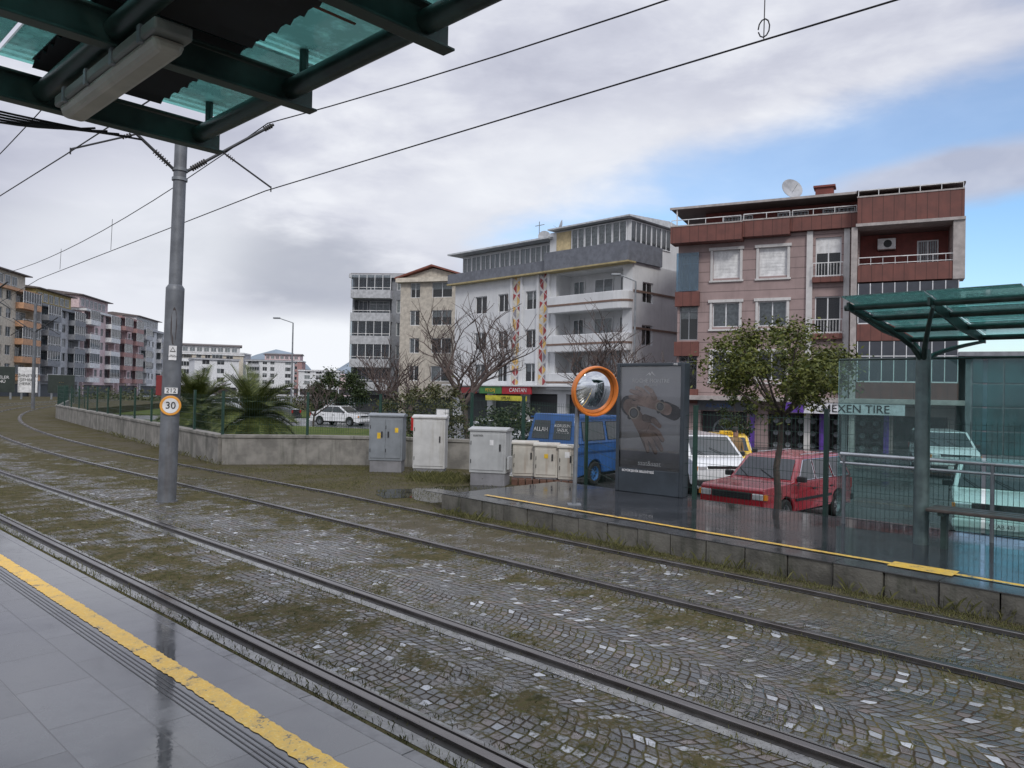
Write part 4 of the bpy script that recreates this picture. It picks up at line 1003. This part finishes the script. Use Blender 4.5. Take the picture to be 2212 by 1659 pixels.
part('canopy',t,MB().box(-.3,14,-1.3,-.002,zz(1.75),zz(2.0)),beige,bevel=.02)
part('sign_board',t,MB().box(6.0,11.5,-1.25,-1.15,zz(1.2),zz(1.745)),mat('sign_white',(.62,.62,.65),.4))
text('lettering',t,'NEXEN TIRE',.56,inkm,(9.3,-1.27,zz(1.46)),ext=.01)
purp=mat('purple_sign',(.10,.04,.28),.4)
part('sign_board',t,MB().box(1.2,4.2,-.12,-.02,zz(1.2),zz(1.74)),mat('grey_sign',(.13,.14,.15),.5)); text('lettering',t,'AS LASTİK',.3,mat('blue_lettering',(.05,.15,.4),.5),(2.4,-.13,zz(1.45)))
part('sign_board',t,MB().box(5.92,6.9,-1.3,-1.26,zz(1.22),zz(1.72)),purp)
for x_ in (4.2,7.7,10.7): part('pillar',t,MB().box(x_-.12,x_+.12,-.2,-.003,0,zz(1.2)),purp)
shopd=mat('shop_dark',(.03,.03,.035),.5)
for (a,b_) in SH:
    part('shop_window',t,MB().m(0).box(a+.02,b_-.02,.55,.58,.06,zz(1.14)),[shopd])
    if a in (5.0,8.0):
        for r_ in range(3):
            for c_ in range(4):
                part('displayed_tyre',t,MB().lathe([(.14,-.06),(.27,-.07),(.29,0),(.27,.07)],org=(a+.36+c_*.62,.45,.35+r_*.64),axis='y',n=16).m(1).lathe([(0,-.02),(.14,-.05)],org=(a+.36+c_*.62,.45,.35+r_*.64),axis='y',n=10),[rubber,galv],smooth=40)
    elif a==1.4: part('wheel_picture',t,MB().lathe([(.62,-.01),(.66,-.03),(.72,-.03),(.74,0)],org=(2.7,.5,.95),axis='y',n=28).obox((2.7,.5,.95),(1,0,0),(0,1,0),(0,0,1),1.25,.02,.05).obox((2.7,.5,.95),(0,0,1),(0,1,0),(1,0,0),1.25,.02,.05).obox((2.7,.5,.95),(.7,0,.7),(0,1,0),(-.7,0,.7),1.25,.02,.05).obox((2.7,.5,.95),(-.7,0,.7),(0,1,0),(.7,0,.7),1.25,.02,.05),galv)

# ---------------- white building with coloured diamonds
whw=mat('white_render',(.64,.65,.66),.8,0,.06,1.0,bump=.08,streak=.3,dirtcol=(.40,.41,.42)); gband=mat('grey_band',(.15,.16,.185),.7,streak=.2); brl=mat('ochre_trim',(.38,.31,.16),.7); lb=mat('brown_trim',(.20,.13,.10),.7)
a0=Vector((-4.7,61,0)); a1=Vector((7.6,48.6,0)); dd=a1-a0; L=dd.length; AN2=math.atan2(dd.y,dd.x)
t=thing('apartment_building',(a0.x,a0.y,-.6),AN2,'white apartment block with coloured diamond strips and glazed top floor','building')
zz=lambda v:v+.6
D=13; ops=[];wins=[]
RE=16.7
for zf in (8.0,5.2,2.75):
    for (a,b_) in ((2.4,3.75),(5.0,6.1),(7.9,9.2)): ops.append((a,b_,zz(zf),zz(zf+1.35))); wins.append((a,zz(zf),b_-a,1.35))
for zf in (7.75,5.05,2.5): ops.append((10.9,RE,zz(zf),zz(zf+2.55),1.5))
SH2=((1,4),(4.6,7.6),(8.2,11.2),(12,16.5))
for (a,b_) in SH2: ops.append((a,b_,.05,zz(1.9),.4))
sops=[(x_,x_+1.2,zz(z),zz(z+1.35)) for z in (8.0,5.2,2.75) for x_ in (1.1,6.0)]
part('wall',t,walls(L,zz(10.5),D,ops,side_openings=sops),whw)
for (a,z,W_,H_) in wins: addwin(t,a,z,W_,H_,'two')
for o_ in sops: addwin(t,L-.14,o_[2],1.2,1.35,'two',y=o_[0],rz=R(90))
dia=[mat('diamond_red',(.30,.05,.05),.6),mat('diamond_ochre',(.60,.38,.12),.6),mat('diamond_grey',(.25,.24,.27),.6),mat('diamond_cream',(.60,.56,.45),.6)]
rd=random.Random(3)
for (a,b_) in ((6.65,7.45),(9.35,10.15)):
    g=MB(); g.m(4).box(a,b_,-.05,-.001,zz(2.3),zz(10.5)); z=2.4
    while z<10.2:
        hh_=rd.uniform(.55,.95); m_=(a+b_)/2; y_=-.056
        cs=rd.sample([0,1,2,3,0,1],4)
        top,bot,mid=zz(z+hh_),zz(z),zz(z+hh_/2)
        g.m(cs[0]).poly([(a+.03,y_,mid),(m_-.03,y_,bot+.05),(m_-.03,y_,top-.05)])
        g.m(cs[1]).poly([(m_+.03,y_,bot+.05),(b_-.03,y_,mid),(m_+.03,y_,top-.05)])
        g.m(cs[2]).poly([(b_-.03,y_,mid+.06),(b_-.03,y_,top+.15),(m_+.06,y_,top)])
        g.m(cs[3]).poly([(a+.03,y_,mid+.06),(m_-.06,y_,top),(a+.03,y_,top+.15)])
        z+=hh_+.06
    part('diamond_strip',t,g,dia+[wtrim])
    for x_ in (a-.22,b_+.02): part('pilaster',t,MB().box(x_,x_+.2,-.16,-.001,zz(2.3),zz(10.8)),whw)
part('cornice_band',t,MB().box(-.4,10.4,-.5,-.001,zz(10.55),zz(11.3)),gband); part('cornice_band',t,MB().box(10.41,L+.2,-.8,-.001,zz(10.5),zz(11.75)),gband); part('cornice_band',t,MB().box(L+.001,L+.2,.0,3,zz(10.5),zz(11.75)),gband)
part('cornice_line',t,MB().box(-.45,10.4,-.55,-.0005,zz(10.44),zz(10.545)),brl); part('cornice_line',t,MB().box(10.4,L+.25,-.85,-.0005,zz(10.39),zz(10.49)),brl)
for z in (7.7,5.0,2.4):
    P=[(10.7,0),(10.7,-.65),(16.5,-.75),(17.1,-.65),(17.45,-.35),(17.5,0)]
    bal=part('balcony',t,MB().prism(P,zz(z)-.2,zz(z)+.95,'xy'),whw,bevel=.04)
    P2=[(x*1.0+(.03 if x>12 else -.03),y-.03 if y<0 else y-.002) for x,y in P]
    part('balcony_trim',bal,MB().prism(P2,zz(z)+.25,zz(z)+.38,'xy'),lb)
    part('balcony_floor',t,MB().box(10.92,RE-.02,.0,1.48,zz(z)+.052,zz(z)+.06),whw)
    for (x_,w_,h_,dz) in ((11.3,1.0,2.1,.1),(13.2,1.6,1.3,.9),(15.4,.9,2.1,.1)): addwin(t,x_,zz(z)+dz,w_,h_,'two',y=1.44)
for z in (8.6,6.2,3.6): part('wall_trim',t,MB().box(L+.001,L+.06,.1,D,zz(z),zz(z)+.14),lb)
part('penthouse_wall',t,MB().box(.3,10.2,.5,D-1,zz(10.5),zz(12.8)),whw); part('penthouse_wall',t,MB().box(10.21,L-.3,.0,D-6,zz(10.5),zz(13.3)),whw)
for k in range(9): addwin(t,.35+k*1.08,zz(11.25),1.05,1.4,'sheer' if k%3 else 'two',y=.46,fm=frame_w)
for k in range(4): addwin(t,12.3+k*1.18,zz(11.8),1.15,1.45,'sheer',y=-.06)
part('ochre_panel',t,MB().box(10.9,12.2,-.07,-.001,zz(11.8),zz(13.2)),mat('cream_panel',(.52,.42,.24),.7))
for k in range(4): addwin(t,L-.26,zz(11.8),1.12,1.45,'sheer',y=.05+k*1.15,rz=R(90))
pr=mat('pale_roof',(.48,.50,.52),.6)
part('roof',t,MB().prism([(-.5,zz(12.85)),(-.5,zz(12.97)),(D*.5,zz(13.4)),(D,zz(12.8))],-.5,10.5,'yz'),pr); part('roof',t,MB().prism([(-.6,zz(13.35)),(-.6,zz(13.45)),(D*.3,zz(13.75)),(D-5.8,zz(13.3))],10.51,L+.1,'yz'),pr)
part('rear_roof_slope',t,MB().prism([(D-6,zz(10.5)),(D-6,zz(11.6)),(D,zz(10.6)),(D,zz(10.5))],10.21,L+.003,'yz'),whw)
dish(t,(8.9,.8,zz(13.4)),.45,R(40)); dish(t,(10.4,.8,zz(13.9)),.5,R(-50)); 
part('antenna',t,MB().cyl((8.2,1,zz(13)),(8.2,1,zz(14.6)),.03,n=5).box(7.8,8.7,.98,1.02,zz(14.3),zz(14.34)),galv)
for (a,b_) in SH2: part('shop_window',t,MB().box(a+.02,b_-.02,.38,.4,.06,zz(1.88)),shopd)
sr=mat('red_sign',(.36,.02,.03),.45); sy=mat('yellow_sign',(.5,.46,.04),.45); sg=mat('green_sign',(.05,.18,.05),.45)
part('sign_board',t,MB().box(4.2,6.6,-1.0,-.9,zz(1.85),zz(2.4)),sg); text('lettering',t,'PEYZAJ',.34,stick_y,(5.4,-1.02,zz(2.1)))
part('sign_board',t,MB().box(6.65,9.6,-1.0,-.9,zz(1.85),zz(2.4)),sr); text('lettering',t,'CANTAN',.42,whitep,(8.3,-1.02,zz(2.12)))
part('sign_board',t,MB().box(5.0,9.2,-1.1,-1.0,zz(1.35),zz(1.72)),sy); text('lettering',t,'EMLAK',.30,inkm,(7.2,-1.12,zz(1.53)))
part('sign_board',t,MB().box(1.6,3.8,-1.0,-.9,zz(1.85),zz(2.3)),mat('dull_red_sign',(.22,.03,.03),.5))
part('canopy',t,MB().box(-.2,L+.1,-1.1,-.002,zz(2.41),zz(2.5)),whw)

# ---------------- other apartment blocks
def block(loc,rz,L,H,D,floors,wallm,bandm,label,bays,balc=(),roof='flat',z_first=3.0,fm=None,rail=True,side=True,group=None,pent=None):
    t=thing('apartment_building',loc,rz,label,'building',group)
    fh=(H-z_first)/floors; ops=[];ww=[]
    for f_ in range(floors):
        zf=z_first+f_*fh
        for (a,b_) in bays: ops.append((a,b_,zf+.85,zf+.85+1.4)); ww.append((a,zf+.85,b_-a,1.4))
        for (a,b_) in balc: ops.append((a+.1,b_-.1,zf+.15,zf+fh-.2,1.0))
    sops=[]
    if side: 
        for f_ in range(floors): sops+= [(2.0,3.2,z_first+f_*fh+.9,z_first+f_*fh+2.2)]
    ops+= [(.6,L-.6,.2,z_first-.6,.5)]
    part('wall',t,walls(L,H,D,ops,side_openings=sops),wallm)
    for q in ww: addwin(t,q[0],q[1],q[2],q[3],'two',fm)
    for o_ in sops: addwin(t,L-.14,o_[2],1.2,1.3,'two',y=o_[0],rz=R(90))
    for f_ in range(floors):
        zf=z_first+f_*fh
        for (a,b_) in balc:
            part('balcony',t,MB().box(a,b_,-1.1,-.002,zf-.12,zf+.06).box(a,b_,-1.1,-1.0,zf+.06,zf+.75).box(a,a+.1,-1.0,-.002,zf+.06,zf+.75).box(b_-.1,b_,-1.0,-.002,zf+.06,zf+.75),bandm)
            if rail: part('railing',t,MB().box(a,b_,-1.07,-1.03,zf+.95,zf+1.0).box(a,a+.04,-1.07,-1.03,zf+.75,zf+.95).box(b_-.04,b_,-1.07,-1.03,zf+.75,zf+.95).box((a+b_)/2,(a+b_)/2+.04,-1.07,-1.03,zf+.75,zf+.95),whitep)
            addwin(t,a+.3,zf+.2,1.0,2.0,'two',fm,y=.95); addwin(t,a+1.5,zf+.9,max(.8,b_-a-2.0),1.3,'many',fm,y=.95)
            if (f_+int(a))%3!=0:
                g=MB(); n=max(3,int((b_-a)/.8)); g.m(0).box(a+.03,b_-.03,-1.04,-1.02,zf+.76,zf+fh-.13); g.m(1)
                for k in range(n+1): g.box(a+(b_-a)*k/n-.03,a+(b_-a)*k/n+.03,-1.06,-1.0,zf+.76,zf+fh-.13)
                part('balcony_glazing',t,g,[winglass,frame_w])
    part('cornice',t,MB().box(-.3,L+.3,-.5,-.003,H-.3,H+.1).box(L+.003,L+.3,.0,D,H-.3,H+.1).box(-.3,-.003,0,D,H-.3,H+.1),bandm)
    part('shop_front',t,MB().box(.62,L-.62,.46,.49,.25,z_first-.62),shopd)
    if roof=='gable':
        part('gable_wall',t,MB().prism([(0,H+.101),(L/2,H+1.0),(L,H+.101)],0,D,'xz'),wallm)
        for a,b_ in (((-.4,H+.0),(L/2,H+1.12)),((L/2,H+1.12),(L+.4,H+.0))):
            part('roof',t,MB().prism([a,b_,(b_[0],b_[1]+.16),(a[0],a[1]+.16)],-.5,D+.2,'xz'),mat('red_tile_roof',(.20,.07,.05),.8))
    else:
        part('roof',t,MB().box(-.2,L+.2,-.2,D+.2,H+.1,H+.2),roofm)
        if pent:
            part('penthouse_wall',t,MB().box(1,L-1,1.2,D-1,H+.2,H+2.5),pent)
            n=int((L-3)/2)
            for k in range(n): addwin(t,1.6+k*2,H+.7,1.5,1.3,'two',y=1.15)
            part('penthouse_roof',t,MB().prism([(.4,H+2.5),(.4,H+2.65),(D/2,H+3.3),(D-.4,H+2.6)],.4,L-.4,'yz'),roofm)
    return t
gr1=mat('grey_render',(.22,.23,.25),.8,streak=.3); gr2=mat('light_grey_render',(.42,.43,.45),.8,streak=.3); be1=mat('cream_render',(.54,.49,.41),.8,streak=.25); or1=mat('orange_render',(.52,.30,.18),.8,streak=.2)
ye1=mat('ochre_render',(.42,.33,.14),.8,streak=.2); pk1=mat('soft_pink_render',(.62,.49,.50),.8,streak=.25); rd1=mat('dull_red_render',(.36,.22,.21),.8,streak=.2); wt1=mat('off_white_render',(.66,.67,.68),.8,streak=.3)
block((-17,80,-.6),R(-4),5.8,14.6,10,5,gr1,gr2,'grey apartment block with stacked glazed balconies',[(4.7,5.5)],[(.1,4.3)],z_first=2.6)
block((-10.6,71,-.6),R(-18),6.6,12.9,9,4,mat('pale_beige_render',(.46,.42,.36),.8,streak=.25),be1,'beige apartment block with thin red gable roof edge',[(1.0,2.0),(3.2,5.2)],[],'gable',z_first=2.6)
ang=math.atan2(.987,-.158); GS='apartment blocks along the far street'
def rowblock(Y0,Y1,H,wm,bm_,label,bays,balc,floors=5,pent=None):
    X0=-54.2-.16*Y0; return block((X0,Y0,-.6),ang,(Y1-Y0)/.987,H+.6,12,floors,wm,bm_,label,bays,balc,z_first=3.0,group=GS,pent=pent)
rowblock(97,115.5,15.4,be1,or1,'cream apartment block with orange balconies',[(4.6,6.2),(7,8.6),(9.6,11.2)],[(.5,4),(12.3,18)],pent=be1)
rowblock(117,132,14.2,gr2,gr1,'grey apartment block with deep balconies',[(5.3,6.7),(8,9.4)],[(.3,4.8),(10.3,14.7)],pent=ye1)
rowblock(133.5,149,15.2,pk1,wt1,'soft pink apartment block with white balconies',[(5.3,6.7),(8,9.4)],[(.3,4.8),(10.3,15.2)],pent=pk1)
rowblock(151,163,15.6,pk1,rd1,'pink apartment block with dull red balconies',[(5.3,6.7)],[(.3,4.8),(7.3,11.7)])
rowblock(164,181,14.4,wt1,gr2,'white apartment block with grey bands',[(5.3,6.7),(8,9.4)],[(.3,4.8),(11.3,16.2)],pent=wt1)
for (x,y,a,L_,H_,fl,wm,bm_,lb_,by,bl,pt) in (
 (-101,228,20,19,12.5,4,be1,wt1,'cream apartment block far along the street',[(5.5,7),(8,9.5),(14,16)],[(.5,4.5),(10,13)],wt1),
 (-92,262,15,16,12,4,wt1,gr2,'white apartment block far along the street',[(5.5,7),(8,9.5),(13,15)],[(.5,4.5)],None),
 (-109,330,8,17,14.5,5,rd1,wt1,'red apartment block far along the street',[(5.5,7),(8,9.5),(13,15)],[(.5,4.5)],pk1),
 (-90,332,0,14,10.5,3,wt1,gr2,'small white apartment block at the street end',[(2,4),(6,8),(10,12)],[],None),
 (-74,330,-5,12,7.5,2,be1,wt1,'low cream house at the street end',[(2,4),(7,9)],[],None),
 (-118,262,10,16,17,5,wt1,be1,'tall white apartment block behind the street row',[(2,4),(6,8),(12,14)],[],None),
 (-76,270,12,14,9.0,3,wt1,wt1,'white apartment block behind the road trees',[(2,4),(6,8),(10,12)],[],None),
 (-72,300,5,15,8.0,3,pk1,wt1,'pale pink house at the street end',[(2,4),(6,8),(10,12)],[],None),
 (-125,300,5,18,16.0,5,gr2,wt1,'pale grey apartment block behind the row',[(2,4),(6,8),(12,14)],[],None),
 (-58,310,0,14,6.5,2,wt1,gr2,'low white house at the street end',[(2,4),(6,8)],[],None),
 (-90,215,30,12,10.5,3,wt1,gr2,'white apartment block beside the far road',[(2,4),(6,8)],[],None)):
    block((x,y,-.6),R(a),L_,H_,12,fl,wm,bm_,lb_,by,bl,group=GS,pent=pt)
bgm=mat('teal_curtain_glass',(.03,.09,.10),.08,spec=.9,var=.4,scale=.7)
t=thing('office_building',(21.5,36,-.8),R(-26),'dark glass fronted commercial building beyond the shelter','building')
part('wall',t,MB().box(0,16,0,10,-.2,4.9),gr1)
for i in range(12):
    g=MB()
    for j in range(4): g.box(.3+i*1.28,1.5+i*1.28,-.05,-.002,.3+j*1.12,1.34+j*1.12)
    part('curtain_glazing',t,g,bgm)
part('roof',t,MB().box(-.3,16.3,-.4,10.2,4.9,5.1),gr1)

# ------------------------------------------------------------------ billboards, lamp, signs
dk=mat('billboard_dark',(.02,.03,.025),.4)
def billboard(loc,rz,W_,H_,m,label,lines,tm):
    t=thing('billboard',loc,rz,label,'billboard')
    part('panel',t,MB().box(-W_/2,W_/2,-.1,.1,1.2,1.2+H_),m,bevel=.03)
    for a in (-W_/2+.3,W_/2-.5): part('leg',t,MB().box(a,a+.2,-.05,.05,-.3,1.2),galv)
    text('lettering',t,lines,H_*.16,tm,(0,-.12,1.2+H_/2))
billboard((-59.5,88,-.4),R(25),3.2,3.0,dk,'dark billboard with pale lettering',"ANNELER\nGÜNÜ",stick_w)
billboard((-57.4,90,-.4),R(25),2.0,3.0,whitep,'white billboard with black Turkish lettering',"ZİHNETLER\nŞEHBER\nHERKES",inkm)
billboard((-54.6,92,-.4),R(25),2.8,2.2,dk,'dark billboard with gold dots',"· · ·\n · · ",stick_y)
def lamp(loc,H,dx,label):
    t=thing('street_lamp',loc,0,label,'street lamp')
    part('pole',t,MB().cyl((0,0,-.2),(0,0,H),.09,.05,n=10).cyl((0,0,H),(dx,0,H+.35),.035,n=8),galv,smooth=40); part('lamp_head',t,MB().box(dx-.5,dx+.05,-.12,.12,H+.3,H+.42),galv,bevel=.03)
lamp((-17.7,61,-.6),7.8,-1.1,'tall thin single-arm street lamp beside the road'); lamp((6.9,43,-.6),9.0,-.9,'tall single-arm street lamp before the white block')
t=thing('chevron_sign',(-2.52,20.4,.1),0,'red and white chevron road sign behind the wall','road sign')
part('post',t,MB().cyl((0,.03,0),(0,.03,1.2),.03,n=8),galv); g=MB().box(-.17,.17,-.01,.01,.78,1.15); g.m(1).poly([(-.10,-.013,.80),(.0,-.013,.80),(.13,-.013,.965),(.0,-.013,1.13),(-.10,-.013,1.13),(.03,-.013,.965)]); part('sign_face',t,g,[mat('sign_red',(.5,.02,.02),.4),whitep])
t=thing('notice_sign',(-1.75,19.35,1.1),0,'small white notice plate fixed on the fence','sign'); part('sign_face',t,MB().box(-.15,.15,-.03,-.02,.0,.38),whitep); part('frame',t,MB().box(-.17,.17,-.019,-.01,-.02,.40),galv)

# ------------------------------------------------------------------ vegetation
bark=mat('bark',(.07,.057,.048),.9,var=.3,scale=8,bump=.4,bscale=30); twig=mat('twig_bark',(.095,.07,.062),.9)
def bare_tree(loc,H,label,seed,spread=.9,depth=6,r0=None):
    rnd=random.Random(seed); t=thing('bare_tree',loc,0,label,'tree','bare trees')
    tr=MB(); cr=MB(); r0=r0 or H*.016
    def grow(p,d_,L,r_,lv):
        n=3; q=p
        g=tr if lv==0 else cr
        for i in range(n):
            d2=(d_+Vector((rnd.uniform(-1,1),rnd.uniform(-1,1),rnd.uniform(-.4,.8)))*.12).normalized(); q2=q+d2*L/n
            g.cyl(q,q2,max(.005,r_*(1-.25*i/n)),max(.005,r_*(1-.25*(i+1)/n)),8 if lv==0 else (5 if lv<3 else 3),caps=False)
            if lv>=1 and i<n-1 and lv<depth and rnd.random()<.8:
                s_=(d2+Vector((rnd.uniform(-1,1),rnd.uniform(-1,1),rnd.uniform(-.2,.9)))*spread).normalized(); grow(q2,s_,L*rnd.uniform(.45,.7),r_*.5,lv+1)
            q=q2;d_=d2
        if lv<depth:
            k=5 if lv==0 else 2
            for j in range(k):
                a=rnd.uniform(0,6.28); s_=(d_*.8+Vector((math.cos(a),math.sin(a),rnd.uniform(.0,.6)))*spread*.8).normalized()
                grow(q,s_,L*rnd.uniform(.66,.9),r_*.6,lv+1)
    grow(Vector((0,0,0)),Vector((0,0,1)),H*.24,r0,0)
    part('trunk',t,tr,bark,smooth=60); part('crown',t,cr,twig)
    return t
bare_tree((-1.6,29,-.5),8.2,'bare spreading deciduous tree behind the fence',1,1.1,5)
bare_tree((-4.4,33,-.5),6.0,'bare deciduous tree with fine twigs on the verge',21,1.1,4)
bare_tree((3.6,33,-.7),8.0,'bare reddish tree before the white block',2,1.1,5)
bare_tree((-7.4,44,-.5),7.0,'bare tree at the edge of the lawn',5,.9,4)
bare_tree((-10.4,40,-.5),4.2,'small bare shrub-like tree beside the road',8,1.1,4)
bare_tree((6.4,36,-.7),7.0,'bare tree beside the pink block',11,1.0,4)
for i,(x_,y_) in enumerate(((-38,92),(-44,98),(-33,86))): bare_tree((x_,y_,-.7),5.5,'bare pinkish street tree along the far road',30+i,1.0,4)
def leafy(name,loc,R_,zc,rzv,nclump,nleaf,ls,m,label,cat,seed,trunkr=.09,trunkh=None,limbs=7):
    rnd=random.Random(seed); t=thing(name,loc,0,label,cat)
    tr=MB(); th=trunkh or zc-rzv*.6; q=Vector((0,0,0)); 
    for i in range(5):
        q2=Vector((rnd.uniform(-.05,.05),rnd.uniform(-.05,.05),th*(i+1)/5)); tr.cyl(q,q2,trunkr*(1-.08*i),trunkr*(1-.08*(i+1)),10,caps=False); q=q2
    cl=[]
    for k in range(nclump):
        while True:
            x,y,z=rnd.uniform(-1,1),rnd.uniform(-1,1),rnd.uniform(-1,1); rr=x*x+y*y+z*z
            if .12<rr<1: break
        c=Vector((x*R_,y*R_,zc+z*rzv)); cl.append((c,rnd.uniform(.10,.28)*R_))
    for k in range(limbs): tr.tube([q,q.lerp(cl[k][0],.5)+Vector((0,0,-.05)),cl[k][0]],trunkr*.5,5,r1=trunkr*.12)
    part('trunk',t,tr,bark,smooth=60)
    g=MB()
    for i in range(nleaf):
        c,rr=cl[rnd.randrange(nclump)]; v=Vector((rnd.gauss(0,1),rnd.gauss(0,1),rnd.gauss(0,.8)))*rr*.55; p_=c+v
        a=Vector((rnd.uniform(-1,1),rnd.uniform(-1,1),rnd.uniform(-.9,.5))).normalized(); b_=a.cross(Vector((rnd.uniform(-1,1),rnd.uniform(-1,1),rnd.uniform(-1,1)))).normalized(); s_=ls*rnd.uniform(.6,1.3)
        g.add([p_,p_+a*s_*.5+b_*s_*.22,p_+a*s_,p_+a*s_*.5-b_*s_*.22],[(0,1,2,3)])
    obj('crown',g.mesh('crown',m,fix=False),parent=t); return t
olive=leafmat('olive_leaves',(.03,.048,.008),(.14,.15,.03)); dkg=leafmat('dark_green_leaves',(.012,.025,.008),(.05,.07,.02)); shr=leafmat('shrub_leaves',(.03,.038,.013),(.10,.10,.038))
leafy('leafy_tree',(4.85,13.75,-.7),1.34,3.22,.76,70,12500,.085,olive,'small round-crowned evergreen tree behind the platform fence','tree',4,.075,2.3,10)
leafy('bushy_tree',(-15.2,66,-.7),2.6,2.6,1.9,50,7000,.26,dkg,'dark green round bushy tree beside the road','tree',6,.12,1.2)
leafy('leafy_shrub',(-2.7,25,-.3),1.7,1.3,1.2,40,6000,.12,shr,'loose green shrub growing against the fence','shrub',9,.06,.6)
leafy('leafy_shrub',(-.2,24,-.6),1.1,1.4,1.0,30,4000,.12,dkg,'dark shrub behind the concrete wall','shrub',10,.06,.6)
leafy('leafy_shrub',(7.9,26.5,-.7),.7,2.1,1.3,30,3500,.1,dkg,'narrow dark evergreen before the tyre shop','shrub',12,.06,1.0)
g=MB(); rnd=random.Random(5)
for i in range(9000):
    f=rnd.random(); x=-58+50*f+rnd.gauss(0,1.2); y=104-24*f+rnd.gauss(0,2.0); 
    if -21<x<-9.5: continue
    z=-.6+abs(rnd.gauss(0,.8)); s_=rnd.uniform(.2,.45); a=Vector((rnd.uniform(-1,1),rnd.uniform(-1,1),rnd.uniform(-1,1))).normalized(); b_=a.orthogonal().normalized()
    p_=Vector((x,y,z)); g.add([p_,p_+a*s_*.5+b_*s_*.3,p_+a*s_,p_+a*s_*.5-b_*s_*.3],[(0,1,2,3)])
solo('hedge',g,shr,'low mixed hedge and shrubs along the far road','hedge',kind='stuff',fix=False)
def palm(loc,R_,th,label,seed):
    rnd=random.Random(seed); t=thing('palm_tree',loc,0,label,'palm','palms on the lawn')
    tr=MB(); 
    for i in range(6): tr.cyl((0,0,th*i/6),(0,0,th*(i+1)/6+.02),.24-.01*i,.20,10)
    part('trunk',t,tr,bark)
    g=MB()
    for k in range(90):
        a=rnd.uniform(0,6.28); up=rnd.uniform(-.3,1.4); L=R_*rnd.uniform(.75,1.1); d_=Vector((math.cos(a)*math.cos(up),math.sin(a)*math.cos(up),math.sin(up))); q=Vector((0,0,th)); side=Vector((-math.sin(a),math.cos(a),0)); n=14
        for i in range(n):
            d_=(d_+Vector((0,0,-.085))).normalized(); q2=q+d_*L/n; g.cyl(q,q2,.014,.012,3,caps=False)
            ll=.42*R_/1.8*math.sin(math.pi*(i+1.5)/(n+2))+.1
            for sg in (-1,1):
                for e in (0,.5):
                    b0=q.lerp(q2,e); tip=b0+(side*sg*.8+d_*.55+Vector((0,0,.25))).normalized()*ll
                    g.add([b0,b0+d_*.045,tip],[(0,1,2)])
            q=q2
    obj('crown',g.mesh('crown',leafmat('palm_leaves',(.035,.055,.012),(.13,.15,.04)),fix=False),parent=t)
palm((-11.4,27.5,.3),1.75,.75,'short bushy palm with arching fronds on the lawn',1); palm((-8.7,25.5,.3),1.8,.65,'wide bushy palm spreading behind the fence',2)
bt_=MB().lathe([(0,-.16),(.04,-.12),(.07,0),(.05,.1),(.03,.15),(.045,.2),(.03,.24),(0,.25)],axis='x',n=10)
solo('bird',bt_,mat('bird_grey',(.06,.06,.07),.6),'dark pigeon perched on the roof railing','bird',loc=(21.2,36.2,11.95),rot=(0,R(-35),0),smooth=60)
